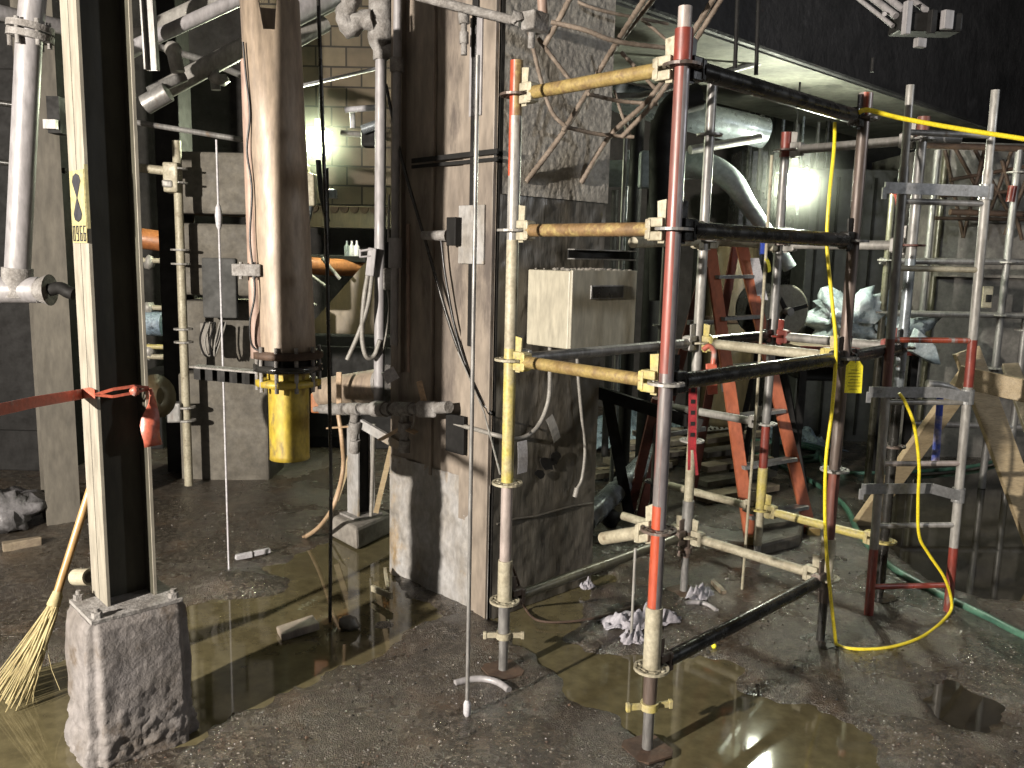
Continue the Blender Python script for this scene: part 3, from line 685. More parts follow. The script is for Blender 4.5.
k = tagcard(Rs(549, 417, .05), Rs(557, 440, .05), .05, 'x', 'x', GALV_L); tag(k.build('paper_tag'), 'grey weathered tag tilted on the conduit bend under the beige box', 'tag')
# rebars
REB = mat('mud caked rebar', (.34, .27, .21), (.20, .15, .11), 14, .75, .1, .6, 90)
def rebar(pts, r, lab):
    k = MB(); pts = [V(p) for p in pts]; n = max(2, int(sum((pts[i+1]-pts[i]).length for i in range(len(pts)-1))/.012)); out = []
    sp = spline(pts, max(3, n//len(pts))) if len(pts) > 2 else [pts[0]*(1-i/n)+pts[1]*i/n for i in range(n+1)]
    k.tube(sp, [r*(1.14 if (i//1) % 2 else .94) for i in range(len(sp))], REB, 7); o = k.build('rebar'); tag(o, lab, 'rebar', None); return o
rebar([Rs(526, 182, .0), Rs(567, 127, .10), Rs(606, 60, .22), P(652, -12, 3.35)], .0125, 'long bent rebar whose lower end meets the pole with the yellow middle')
rebar([Rs(563, 131, .12), Rs(590, 88, .19), Rs(612, 52, .24), P(662, -12, 3.40)], .011, 'second rebar running close beside the long bent one, ending halfway down')
rebar([Rs(581, 183, .0), Rs(610, 136, .1), P(655, 92, 3.9), P(716, -5, 3.6)], .0125, 'long rebar with its tip poking from the lower right of the rough concrete')
rebar([P(622, 137, 4.0), P(662, 92, 3.85), P(724, -5, 3.6)], .011, 'rebar paired along the right of the lower slanting bar')
rebar([P(529, 30, 3.7), P(541, 80, 3.72), P(552, 112, 3.72), P(566, 127, 3.72)], .009, 'thin curved tie bar dropping left onto the bent rebar')
rebar([P(538, 38, 3.66), P(556, 62, 3.68), P(573, 84, 3.7)], .009, 'short straight tie bar slanting down from the fitting box')
rebar([Rs(566, 127, .12), Rs(598, 134, .14), P(634, 137, 4.0)], .009, 'dark horizontal bar crossing below the yellow top tube')
rebar([Rs(588, 94, .2), Rs(620, 101, .2), P(658, 104, 3.95)], .009, 'dark horizontal bar just under the yellow top tube')
rebar([P(551, 22, 3.6), P(585, 30, 3.6), P(620, 42, 3.65), P(688, 50, 3.8)], .010, 'ochre tie bar running right from the fitting box behind the red topped pole')
rebar([P(572, -5, 3.6), P(560, 18, 3.6), P(545, 45, 3.65)], .012, 'stubby rebar slanting beside the ceiling fitting')
rebar([P(614, 90, 4.3), P(622, 115, 4.3), P(630, 134, 4.2)], .008, 'short upright tie between the two slanting rebars')
rebar([P(621, 52, 4.1), P(640, 72, 4.1), P(662, 96, 4.0)], .009, 'tie bar falling right toward the red topped pole')
rebar([P(640, 18, 4.4), P(655, 30, 4.4), P(672, 45, 4.4)], .008, 'dark bar high behind the slanting rebars')
rebar([P(565, -4, 4.1), P(600, 10, 4.1), P(668, 24, 4.3)], .008, 'dark bar along the very top above the ochre tie')

# ceiling conduit and fitting above the column
ck = thing('ceiling_conduit', 'dusty conduit run with a cast fitting crossing the top of the central column', 'conduit', P(450, 10, 3.55))
MB().tube([P(380, -14, 3.75), P(440, 2, 3.7), P(520, 22, 3.6)], .019, DUSTGR, 12).build('tube', ck)
MB().tube([P(512, 17, 3.6), P(518, 19, 3.6), P(519, 22, 3.6)], .03, DUSTGR, 12).build('coupling', ck)
MB().box(P(535, 22, 3.6), (.09, .08, .075), DUSTGR, (U, N, Z)).jitter(.006, 30).build('fitting_box', ck, .008)
MB().tube([P(541, -15, 3.6), P(543, 14, 3.6)], .020, LAGPINK, 12).build('riser', ck)
MB().tube([P(532, 32, 3.6), P(531, 48, 3.62)], .014, DUSTGR, 8).build('drop_stub', ck)
dp = thing('drop_conduit', 'short dusty conduit hanging over the brown column face with a lower union', 'conduit', Lp(464, 58, .09))
MB().tube([Lp(464, 12, .09), Lp(464, 55, .09)], .014, DUSTGR, 10).build('tube', dp)
u_ = MB(); [u_.tube([Lp(464, a, .09), Lp(464, b, .09)], r, DUSTGR, 8) for a, b, r in ((12, 24, .024), (32, 44, .02))]; u_.jitter(.004, 60).build('union', dp)

# ---- plumb rods and wires
def plumb(u, v, top, r, m, lab, extra=None, ztop=None):
    g = G(u, v, .012); t = V((g.x, g.y, P(u, top, g.y).z)); o = thing('hanging_rod', lab, 'rod', g)
    MB().tube([g, t], r, m, 8).build('rod_shaft', o)
    if extra: extra(o, g, t)
    return o
plumb(467, 716, 55, .0075, GALV, 'thin grey rod before the central column ending in a white tip on the floor', lambda o, g, t: MB().lathe(g, [(.006, -.004), (.014, .01), (.014, .05), (.008, .065)], PAPER, 12).build('tip', o))
plumb(229, 572, 140, .0055, PAPER, 'thin white wire rod with connector left of the hanging pipe', lambda o, g, t: MB().lathe(V((g.x, g.y, P(229, 222, g.y).z)), [(.006, -.04), (.014, -.02), (.018, .03), (.014, .07), (.005, .09)], PAPER, 12).build('connector', o))
g = G(330, 622, .012)
tag(MB().tube([g, P(331, 480, 3.73), P(327, 250, 3.73), P(318, -10, 3.73)], .0085, DARKST, 8).build('hanging_cable'), 'dark cable dropping from the ceiling past the left lamp into the muddy pool', 'cable')
g = G(631, 641, .012)
tag(MB().tube([g, V((g.x, g.y, P(633, 548, g.y).z))], .0065, GALV_L, 8).build('rod'), 'short thin steel rod standing in the lilac rag', 'rod')
g = G(742, 590, .012)
tag(MB().tube([g, P(757, 400, 3.95), P(772, 155, 3.8)], .0075, CREAM, 8).build('rod'), 'long thin pale rod leaning against the back of the scaffold tower', 'rod')
tp = MB(); tp.box(P(764, 246, 3.9), (.028, .03, .075), BLUE); tag(tp.jitter(.004, 40).build('tape_wrap'), 'blue and white tape wound on the long thin pale rod', 'tape')
tag(tagcard(P(766, 258, 3.86), P(769, 272, 3.86), .028, '', '', YTAG).build('tag_strip'), 'small mustard tag hanging next to the blue tape', 'tag')
# dark cables crossing the column face
tag(MB().tube(spline([P(386, 85, 4.33), Lp(402, 160, .07), Lp(428, 250, .05), Lp(455, 340, .03), Lp(481, 398, .02), Lp(489, 410, .01)]), .0085, DARKST, 8).build('loose_cable'), 'dark cable sweeping diagonally from the grey riser down across the brown column face', 'cable')
tag(MB().tube(spline([Lp(441, 240, .05), Lp(446, 280, .04), Lp(458, 340, .03), Lp(478, 396, .02), Lp(492, 414, .01)]), .006, RUBBER, 8).build('loose_cable'), 'thin black cable bowing from the valve nub down to the conduit', 'cable')
tag(MB().tube([Lp(458, 352, .04), Lp(484, 412, .045), P(500, 474, 3.3)], .004, GALV_L, 6).build('wire'), 'fine pale wire slanting to the disc on the yellow painted pole', 'wire')

RY = 4.45
# ---- grey risers with valves left of the column
def pth(u0, v0, u1, v1, y, y2=None): return [P(u0, v0, y), P(u1, v1, y2 or y)]
rs = thing('riser_pipe', 'grey riser with crusted elbow and branch left of the central column', 'pipe', P(380, 420, RY))
MB().tube(pth(381, 52, 379, 408, RY), .029, PIPEGR, 16).build('pipe_run', rs)
MB().tube([P(381, 28, RY), P(381, -14, RY)], .062, DUSTGR, 20).build('upper_pipe', rs)
MB().lathe(P(381, 38, RY), [(.036, -.07), (.060, -.03), (.068, .0), (.068, .07), (.062, .08)], DUSTGR, 20).build('reducer', rs)
el = MB().tube(spline([P(372, 20, RY-.05), P(360, 22, RY-.05), P(350, 28, RY-.05), P(345, 16, RY-.05), P(350, 4, RY-.05), P(352, -16, RY-.05)]), .048, DUSTGR, 16); el.jitter(.016, 28).build('crusted_elbow', rs)
el = MB().tube([P(381, 60, RY), P(381, 47, RY)], .04, DUSTGR, 14); el.tube(spline([P(384, 54, RY-.05), P(394, 50, RY-.05), P(404, 50, RY-.05), P(408, 56, RY-.05)]), .034, DUSTGR, 14); el.jitter(.006, 30).build('branch_elbow', rs)
bv = MB(); 
for i, (u, v, r) in enumerate(((411, 54, .026), (416, 57, .018), (421, 55, .03), (427, 59, .018), (433, 58, .022), (438, 61, .03), (443, 62, .042))): bv.ball(P(u, v, RY-.05), r, DUSTGR, 10, (1, 1, 1), .8)
bv.tube([P(408, 55, RY-.05), P(443, 61, RY-.05)], .018, DUSTGR, 8); bv.tube([P(421, 52, RY-.05), P(422, 46, RY-.05)], .008, DUSTGR, 6); bv.jitter(.008, 45).build('branch_valve', rs)
r2_ = thing('riser_pipe', 'thin grey riser with grey inline switch, second from left at the column', 'pipe', P(394, 350, 4.2))
MB().tube(pth(398, -14, 394, 345, 4.2), .020, PIPEGR, 14).build('pipe_run', r2_)
MB().tube(pth(397, 58, 397, 72, 4.2), .034, DUSTGR, 14).build('coupling', r2_)
MB().tube(pth(395.5, 238, 395, 268, 4.17), .033, PIPEGR, 12).build('switch_body', r2_)
tag(MB().bar(P(404, -10, 4.27), P(402, 372, 4.27), .035, .02, COLFACE, U).build('batten'), 'pale narrow batten running up beside the two grey risers', 'batten')
tag(MB().tube(pth(408, 224, 409, 372, 4.24), .011, LAGPINK, 10).build('small_pipe'), 'short pinkish tube on the shaded column face right of the batten', 'pipe')
cn = thing('pendant_switch', 'long narrow black and grey pendant control hanging from a pale cord between the risers', 'switch', P(389, 290, RY-.05))
MB().tube(pth(389, 195, 388.5, 245, RY-.05), .006, CABLEG, 8).build('cord', cn)
MB().bar(P(388.5, 242, RY-.05), P(388, 268, RY-.05), .045, .035, BLACK, V((1, 0, 0))).build('control_body', cn, .012)
MB().bar(P(388, 268, RY-.05), P(388, 290, RY-.05), .05, .04, DUSTGR, V((1, 0, 0))).build('control_cover', cn, .01)
MB().tube(spline([P(388, 290, RY-.05), P(389, 310, RY-.05), P(386, 335, RY-.05), P(381, 358, RY)]), .005, CABLEG, 8).build('tail_cord', cn)
hk = thing('cable_hanger', 'grey cable grip hook with two drooping hoses at the left of the risers', 'cable', P(374, 275, RY-.05))
k = MB(); k.bar(P(361, 251, RY-.05), P(374, 249, RY-.05), .012, .05, PIPEGR, Z); k.bar(P(361, 257, RY-.05), P(372, 256, RY-.05), .01, .05, PIPEGR, Z); k.bar(P(361, 249, RY-.05), P(361, 258, RY-.05), .012, .05, PIPEGR, V((1, 0, 0))); k.bar(P(373, 248, RY-.05), P(370, 276, RY-.05), .045, .045, PIPEGR, V((1, 0, 0))); k.build('hook', hk, .006)
MB().tube(spline([P(368, 274, RY-.05), P(364, 300, RY-.08), P(362, 335, RY-.08), P(366, 356, RY-.08), P(374, 356, RY-.05), P(380, 340, RY-.05)]), .0125, CABLEG, 10).build('looped_hose', hk)
MB().tube(spline([P(372, 276, RY-.05), P(368, 305, RY-.08), P(358, 335, RY-.08), P(347, 360, RY-.1)]), .012, CABLEG, 10).build('loose_hose', hk)

def ML(u, v): return Lp(u, v, .09)
# ---- valve manifold
mf = thing('valve_manifold', 'row of crusted pipe tees and lever valves hung at the foot of the grey riser', 'manifold', ML(380, 410))
mp_ = MB()
seq = [(315, 321, .014), (321, 330, .026), (330, 345, .034), (345, 349, .02), (349, 360, .034), (360, 364, .02), (364, 374, .032), (374, 386, .042), (386, 391, .033), (391, 395, .02), (395, 402, .036), (402, 412, .034), (412, 417, .026)]
for a, b, r in seq: mp_.tube([ML(a, 409), ML(b, 409)], r, DUSTGR, 12, smooth=True)
mp_.jitter(.004, 35).build('tee_run', mf)
MB().box(ML(427, 409), (.10, .07, .075), DUSTGR).jitter(.003, 30).build('end_union', mf, .012)
MB().tube([ML(436, 408), ML(449, 407)], [.028, .03], DUSTGR, 10).build('end_cap', mf)
for (u, v) in ((355, 409), (405, 409)):
    k = MB()
    for v0, v1, r in ((412, 422, .024), (422, 432, .034), (432, 440, .022), (440, 452, .03)): k.tube([ML(u, v0), ML(u-1, v1)], r, DUSTGR, 10)
    k.jitter(.004, 35).build('drain_valve', mf)
LEV = mat('worn orange lever', (.62, .44, .28), (.5, .34, .2), 9, .5, 0, .1, 60)
for a, b in ((ML(339, 404), ML(339, 372)), (ML(355, 426), ML(328, 428)), (ML(424, 402), ML(419, 381)), (ML(403, 427), ML(380, 440)), (ML(403, 427), ML(416, 433))):
    MB().bar(a, b, .030, .010, LEV, V((1, 0, .2))).build('lever', mf, .004)
MB().tube(spline([ML(413, 404), ML(414, 420), ML(410, 432)]), .004, CABLEG, 6).build('wire_tie', mf)
tag(MB().box(ML(390, 375), (.07, .02, .06), PAPER, (V((.8, .2, .5)).normalized(), V((-.2, 1, 0)).normalized(), V((-.5, 0, .85)).normalized())).jitter(.01, 25).build('paper_scrap'), 'crumpled white paper stuck behind the riser above the valve row', 'paper')
# ---- small post stand with footing
g0, g1, g2 = G(357, 551), G(331, 537), G(391, 533); g3 = g1+g2-g0
fp = MB(); fp.prism([g0, g2, g3, g1], Z*.13, CONC); fp.jitter(.012, 12); tag(fp.build('concrete_footing', bevel=.02), 'small cracked concrete footing standing in the muddy pool', 'footing')
ps = thing('steel_post', 'short steel H post on the small footing under the valve row', 'post', (g0+g3)/2+Z*.13)
pc_ = (g0+g3)/2; e = .055; topz = P(357, 425, pc_.y).z; k = MB()
for s in (-1, 1): k.box(V((pc_.x, pc_.y, (.13+topz)/2))+U*s*e, (.01, .12, topz-.13), COLLOW, (U, N, Z))
k.box(V((pc_.x, pc_.y, (.13+topz)/2)), (.11, .01, topz-.13), BLACK, (U, N, Z)); k.build('shaft', ps)
MB().box(V((pc_.x, pc_.y, .137)), (.2, .17, .014), DUSTGR, (U, N, Z)).build('base_plate', ps)
tag(MB().tube(pth(374, 424, 371, 516, 4.75), .012, CABLEG, 8).build('thin_pipe'), 'thin grey upright tube just right of the short H post', 'pipe')
tag(MB().bar(P(392, 445, 4.6), P(376, 512, 4.75), .03, .02, WOOD, V((1, 0, 0))).build('timber_stick'), 'pale timber stick leaning behind the short post at its right', 'timber')
tag(MB().bar(P(351, 455, 4.95), P(336, 500, 5.0), .035, .02, WOOD, V((1, 0, 0))).build('timber_stick'), 'pale timber stick leaning at the left of the short post', 'timber')
tag(MB().bar(P(355, 420, 4.5), P(400, 446, 4.3), .05, .02, COLLOW, Z).build('board'), 'whitish board sloping down right below the valve row', 'board')
tag(MB().tube(spline([Lp(338, 412, .09), Lp(342, 440, .09), P(343, 470, 4.6), P(334, 505, 4.5), P(318, 528, 4.7), P(298, 541, 4.9), P(286, 549, 4.8)]), .013, LEV, 10).build('drain_hose'), 'tan hose curling from the valve row down to the floor by the pool', 'hose')
tc = thing('lagged_pipe', 'tan wrapped pipe stub lying behind the valve row with a flanged right end', 'pipe', P(362, 400, 4.8))
MB().tube([P(325, 393, 4.9), P(386, 384, 4.6)], .092, LAG, 24).build('wrap', tc); MB().tube([P(386, 384, 4.6), P(389, 383.5, 4.58)], .105, DUSTGR, 24).build('end_ring', tc)
MB().box(P(320, 402, 4.9), (.09, .1, .12), ORPIPE).build('end_block', tc, .01)

# ---- big cut hanging pipe
hp = thing('hanging_pipe', 'large tan vertical pipe cut open at the top with a yellow spool below', 'pipe', P(288, 365, 3.63))
pt, pb = P(270, 6, 3.63), P(288, 352, 3.63); ax = (pt-pb); L_ = ax.length; ax.normalize(); x_ = (V((1, 0, 0))-ax*ax.x).normalized(); y_ = ax.cross(x_)
ns = 48; R_ = .119; k = MB()
def ztop(a):
    deg = math.degrees(a) % 360      # camera side is -y -> x_=right, y_ = +-; notch slightly right of centre
    return L_-.12 if 268 < deg < 300 else (L_+.02 if deg <= 240 or deg > 330 else L_)
sgn = -1 if y_.y > 0 else 1
vs = []
for rad in (R_, R_-.012):
    for lev in (0, .33, .66, 1):
        for i in range(ns):
            a = 2*math.pi*i/ns; vs.append(pb + ax*(ztop(a)*lev) + x_*rad*math.cos(a) + y_*rad*math.sin(a)*(-sgn)*1)
fs = []
for s in (0, 4):
    for l in range(3):
        for i in range(ns):
            j = (i+1) % ns; q_ = [(s+l)*ns+i, (s+l)*ns+j, (s+l+1)*ns+j, (s+l+1)*ns+i]; fs.append(q_ if s == 0 else q_[::-1])
for i in range(ns): j = (i+1) % ns; fs.append([3*ns+i, 3*ns+j, 7*ns+j, 7*ns+i])
k.add(vs, fs, LAG, True); k.build('pipe_shell', hp)
z0_ = pb.z
fl = MB(); c = V((pb.x, pb.y, 0)); fl.lathe(c, [(.11, z0_+.06), (.118, z0_+.01), (.150, z0_+.005), (.150, z0_-.022), (.105, z0_-.024)], RUST, 32); fl.build('upper_flange', hp)
MB().lathe(c, [(.12, z0_-.024), (.12, z0_-.05)], BLACK, 28).build('gasket', hp)
MB().lathe(c, [(.105, z0_-.05), (.148, z0_-.052), (.148, z0_-.078), (.105, z0_-.08)], DARKST, 32).build('middle_flange', hp)
MB().lathe(c, [(.10, z0_-.115), (.140, z0_-.12), (.140, z0_-.143), (.09, z0_-.15)], YELPIPE, 32).build('yellow_flange', hp)
zb_ = P(286, 458, 3.63).z
MB().lathe(c, [(.092, z0_-.08), (.088, z0_-.15), (.086, zb_+.02), (.088, zb_), (.078, zb_), (.076, zb_+.05)], YELPIPE, 32).build('yellow_spool', hp)
for i in range(10):
    a = i*math.tau/10+.2; p = c+V((math.cos(a)*.132, math.sin(a)*.132, 0)); MB().tube([p+Z*(z0_+.03), p+Z*(z0_-.165)], .009, DUSTGR, 7).build('flange_bolt', hp)
cp = thing('conduit_pipe', 'slim pinkish conduit strapped along the left of the large hanging pipe', 'conduit', P(256, 350, 3.60))
MB().tube([P(248, 60, 3.58), P(258, 358, 3.58)], .030, LAGPINK, 14).build('tube', cp)
MB().box(P(248, 270, 3.54), (.12, .06, .05), DUSTGR).build('clamp', cp, .004)
for du in (-7, 6): MB().tube([P(248+du, 262, 3.53), P(248+du, 279, 3.53)], .008, DUSTGR, 6).build('clamp_bolt', cp)
tag(MB().tube(spline([P(243, 42, 3.53), P(246, 75, 3.53), P(250, 115, 3.53), P(247, 150, 3.53), P(252, 190, 3.53), P(250, 240, 3.52), P(255, 290, 3.52), P(250, 322, 3.52), P(252, 345, 3.53), P(262, 352, 3.53)]), .0045, RUBBER, 6).build('loose_wire'), 'black wire snaking down the pinkish conduit', 'wire')
arm = MB(); a0, a1 = P(194, 366, 3.75), P(262, 372, 3.65)
arm.bar(a0, a1, .07, .008, DUSTGR, V((0, 1, 0))); arm.bar(a0-Z*.035, a1-Z*.035, .008, .05, BLACK, V((0, 1, 0)))
for i in range(5): arm.bar(a0+(a1-a0)*(.1+.18*i)-Z*.005, a0+(a1-a0)*(.1+.18*i)-Z*.055, .02, .07, BLACK, V((1, 0, 0)))
tag(arm.build('bracket_arm'), 'slotted bracket arm reaching left from the base of the large hanging pipe', 'bracket')

# ---- left vertical flanged pipe and dim column
lp = thing('flanged_pipe', 'pale grey vertical pipe with a bolted flange at the far left ending in a tee', 'pipe', P(17, 285, 4.0))
MB().tube([P(34, -14, 4.0), P(29, 40, 4.0), P(17, 280, 4.0)], .056, PIPEGR, 22).build('pipe_run', lp)
for v0 in (24, 33): MB().tube([P(30.5, v0, 4.0), P(30, v0+6.5, 4.0)], .098, DUSTGR, 24).build('flange', lp)
for i in range(6):
    a = i*math.tau/6+.4; p = P(30, 44, 4.0)+V((math.cos(a)*.08, math.sin(a)*.08, 0)); MB().tube([p-Z*.015, p+Z*.10], .011, DUSTGR, 7).build('flange_bolt', lp)
MB().tube([P(17.5, 268, 4.0), P(17, 297, 4.0)], .068, DUSTGR, 20).build('socket', lp)
MB().tube([P(-20, 290, 3.95), P(20, 290, 4.0), P(40, 290, 4.0)], .062, PIPEGR, 20).build('tee_arm', lp)
MB().tube([P(36, 290, 3.99), P(50, 290, 3.99)], [.05, .075], DUSTGR, 20).build('tee_cap', lp)
MB().tube(spline([P(50, 290, 3.98), P(60, 288, 3.98), P(68, 292, 3.98), P(74, 294, 3.98)]), [.03]*19, BLACK, 10).build('black_hose_end', lp)
SHADEP = mat('beige paint with painted shade', (.20, .18, .145), (.14, .125, .10), 4, .7, 0, .2, 30, (1, 1, .3))  # beige darkened to stand for shade on faces turned from the key
c2 = thing('steel_column', 'dim grey steel column standing behind the number signed column at far left', 'column', G(62, 527))
g = G(47, 527); g2_ = G(81, 522); k = MB(); X_ = (g2_-g); X_.z = 0; w2 = X_.length; X_.normalize(); Y_ = V((-X_.y, X_.x, 0))
k.box(g+X_*w2/2+Z*2.3, (w2, .02, 4.6), SHADEP, (X_, Y_, Z)); k.box(g+X_*w2/2+Y_*.1+Z*2.3, (.012, .2, 4.6), SHADEP, (X_, Y_, Z)); k.box(g+X_*w2/2+Y_*.2+Z*2.3, (w2, .02, 4.6), SHADEP, (X_, Y_, Z)); k.build('shaft', c2)
MB().box(P(58, 116, 4.9), (.07, .10, .20), BLACK).build('clip', c2)
MB().box(P(53, 125, 4.85), (.07, .08, .05), GALV).build('clip_foot', c2)
for v0, lab in ((104, 'upper of two thin dark rods crossing behind the flanged grey pipe'), (163, 'lower of two thin dark rods crossing behind the flanged grey pipe')):
    tag(MB().tube([P(-15, v0-3, 5.15), P(66, v0+8, 5.2)], .018, DARKST, 10).build('rod'), lab, 'rod')
tag(MB().tube([P(-20, 8, 4.5), P(66, 28, 4.9)], .04, PIPEGR, 14).build('overhead_pipe'), 'overhead pipe entering at the top left corner behind the flanged pipe', 'pipe')

# ---- orange tape round the signed column
zt_ = P(107, 396, h0.y).z
st = thing('warning_tape', 'faded orange barrier tape knotted round the signed column with a loose end', 'tape', V((h0.x, h0.y, zt_)))
def ribbon(pts, w0, m, name, up=Z, th=.002):
    k = MB()
    for i in range(len(pts)-1):
        a, b = V(pts[i]), V(pts[i+1]); d = (b-a).normalized(); s = (up-d*up.dot(d)).normalized()*w0/2; n_ = d.cross(s).normalized()*th
        k.add([a-s, a+s, b+s, b-s, a-s+n_, a+s+n_, b+s+n_, b-s+n_], [[0,1,2,3],[7,6,5,4],[0,4,5,1],[3,2,6,7],[0,3,7,4],[1,5,6,2]], m)
    k.build(name, st)
pA = P(-25, 415, 2.15); pB = Fl(.125, zt_-.01, .004); pC = Fl(-.002, zt_+.004, .004); pD = V((h0.x, h0.y, zt_))+N*.005+U*.165+Z*.012; 
ribbon([pA, pA*.5+pB*.5+Z*.004, pB, pB*.4+pC*.6+Z*.006, pC], .034, STRAP, 'band')
ribbon([pC, pC*.7+pD*.3+N*.01+Z*.012, pC*.3+pD*.7+N*.012+Z*.014, pD], .010, STRAP, 'upper_strand')
ribbon([pC, pC*.7+pD*.3+N*.01-Z*.012, pC*.3+pD*.7+N*.012-Z*.008, pD-Z*.004], .009, STRAP, 'lower_strand')
MB().ball(pC*.3+pD*.7+N*.015, .016, STRAP, 8, (1, 1, 1), .6).build('knot', st)
k = MB(); top = pD+N*.01; vs = []
for i in range(9):
    t = i/8; wd = (.012+.052*min(1, t*1.5)) ; c_ = top - Z*.20*t + U*(.006*math.sin(t*7)) ; f = .012*math.sin(t*9)
    vs += [c_-U*wd/2+N*f, c_+N*(.012*math.cos(t*8)), c_+U*wd/2-N*f]
fs = []
for i in range(8):
    for j in range(2): fs.append([i*3+j, i*3+j+1, i*3+j+4, i*3+j+3])
k.add(vs, fs, STRAP, True); o = k.build('loose_end', st); md = o.modifiers.new('solid', 'SOLIDIFY'); md.thickness = .002
# ---- broom
br = thing('corn_broom', 'corn broom with varnished handle leaning behind the bottom left pedestal', 'broom', G(18, 700))
j0, j1 = P(57, 594, 2.92), P(101, 455, 3.08)
MB().tube([j0, j1], .0145, HANDLE, 14).build('handle', br)
MB().tube([j0+(j1-j0)*.02, j0-(j1-j0)*.08], [.016, .024], BROOMST, 12).build('binding', br)
k = MB(); rnd = random.Random(11)
for i in range(110):
    t = rnd.uniform(-1, 1); u = 10+20*t; v = 704+rnd.uniform(-22, 6)-abs(t)*5; e_ = G(u, v, .012); e_.y += rnd.uniform(-.03, .03); s = j0+V((rnd.uniform(-.016, .016), rnd.uniform(-.012, .012), -.01)); mid = s*.55+e_*.45+V((rnd.uniform(-.012, .012)+.02, 0, rnd.uniform(-.01, .015)))
    k.tube(arc(s, mid, e_, 4), [.0028, .0028, .0026, .0022, .0016], BROOMST, 4, caps=False)
for u, v in ((33, 702), (30, 650), (46, 690)): k.tube(arc(j0, P(35, 640, 2.95), G(u, v, .03) if v > 690 else P(u+14, v, 2.9), 5), .0015, BROOMST, 4, caps=False)
k.build('bristles', br)
cap = thing('round_fitting', 'cream ring shaped pipe end sitting behind the signed column base', 'pipe end', P(80, 585, 2.86))
a_ = P(76, 577, 2.9); b_ = P(90, 577, 2.86)
MB().hollow(a_, b_, .030, .022, CREAM).build('ring', cap); MB().tube([a_+(b_-a_)*.3, a_+(b_-a_)*.9], .022, DUSTGR, 16).build('plug', cap)

# ================================================================== BACK BAY, LEFT
def vbox(u0, u1, v0, v1, y, dep, m, name, label, cat, bevel=.01, parts=None, zb=None):
    a = P(u0, (v0+v1)/2, y); b = P(u1, (v0+v1)/2, y); zt_ = P((u0+u1)/2, v0, y).z; zb_ = P((u0+u1)/2, v1, y).z if zb is None else zb
    c = V(((a.x+b.x)/2, y+dep/2, (zt_+zb_)/2)); k = MB().box(c, (abs(b.x-a.x), dep, zt_-zb_), m)
    o = k.build(name, bevel=bevel)
    if cat: tag(o, label, cat)
    return o
def stdpole(base, z1, m, r, rosz, name, label, rosm=GALV_L, z0=.02):
    t = thing(name, label, 'scaffold pole', base); b = V((base.x, base.y, z0))
    MB().tube([b, V((base.x, base.y, z1))], r, m, 14).build('pole', t)
    for z in rosz:
        k = MB(); k.hollow(V((base.x, base.y, z-.006)), V((base.x, base.y, z+.006)), r+.036, r, rosm, 14); k.build('rosette', t)
    return t
g = G(189, 488); zz = lambda v: P(188, v, g.y).z
t = stdpole(g, zz(141), CREAM, .030, [zz(v) for v in (169, 183, 250, 264, 329, 342, 407, 420)], 'scaffold_pole', 'cream splashed scaffold pole with paired discs standing in the left bay')
MB().tube([P(140, 168, g.y), P(176, 172, g.y)], .03, CREAM, 14).build('side_tube', t)
k = MB(); k.box(P(173, 178, g.y-.02), (.10, .10, .20), CREAM); k.box(P(168, 184, g.y-.06), (.07, .05, .05), GALV_L); k.jitter(.008, 20).build('coupler', t, .012)
MB().tube([P(148, 412, g.y), P(182, 409, g.y)], .03, CREAM, 14).build('side_tube', t)
k = MB(); k.box(P(176, 412, g.y-.02), (.10, .10, .14), GALV); k.jitter(.008, 20).build('coupler', t, .012)
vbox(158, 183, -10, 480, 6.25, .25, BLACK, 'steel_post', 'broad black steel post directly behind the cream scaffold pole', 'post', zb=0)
SHADEC = mat('block concrete with painted shade', (.20, .18, .145), (.13, .115, .09), 4, .8, 0, .4, 30)  # shadow on the pier is put into this darker concrete colour
o = MB()
for (u0, u1, v0, v1, dy) in ((194, 246, 150, 215, 0), (196, 246, 222, 296, -.06), (197, 246, 300, 372, .10), (198, 250, 372, 492, 0)):
    a, b = P(u0, v0, 6.1+dy), P(u1, v1, 6.1+dy); top, bot = P(u0, v0, 6.1).z, max(-.02, P(u0, v1, 6.1).z)
    o.box(V(((a.x+b.x)/2, 6.3+dy, (top+bot)/2)), (b.x-a.x+.3, .42, top-bot-.02), SHADEC)
tag(o.build('block_pier', bevel=.02), 'pier of stacked grey concrete blocks behind the thin white rod', 'pier')
vbox(202, 236, 258, 318, 6.0, .05, mat('matt slate panel', (.10, .10, .095), (.07, .07, .065), 4, .8, 0, .05, 30), 'access_panel', 'flat grey metal panel on the block pier', 'panel')
vbox(200, 212, 323, 355, 5.9, .1, CONC, 'junction_block', 'small pale block with wires under the metal panel', 'block')
for i in range(4): tag(MB().tube(spline([P(205+i*5, 322, 5.85), P(200+i*5, 340+i, 5.8), P(206+i*3, 356, 5.8), P(216+i*2, 345-3*i, 5.85), P(220+i*2, 322, 5.9)]), .007, CABLEG if i % 2 else BLACK, 6).build('wire_loop'), 'one of the drooping wires on the block pier under the metal panel', 'wire', 'wires drooping on the block pier')
tag(MB().tube([P(134, 122, 5.7), P(250, 141, 5.5)], .018, GALV, 10).build('rod'), 'long thin grey rod crossing above the cream scaffold pole to the hanging pipe', 'rod')
tag(MB().tube([P(60, 228, 6.9), P(192, 245, 7.1)], .085, ORPIPE, 18).build('orange_pipe'), 'orange pipe end glimpsed between the signed column and the black post', 'pipe')
tag(MB().tube([P(236, 262, 7.0), P(430, 272, 7.9)], .075, ORPIPE, 18).build('orange_pipe'), 'orange pipe above the brown triangular plate', 'pipe')
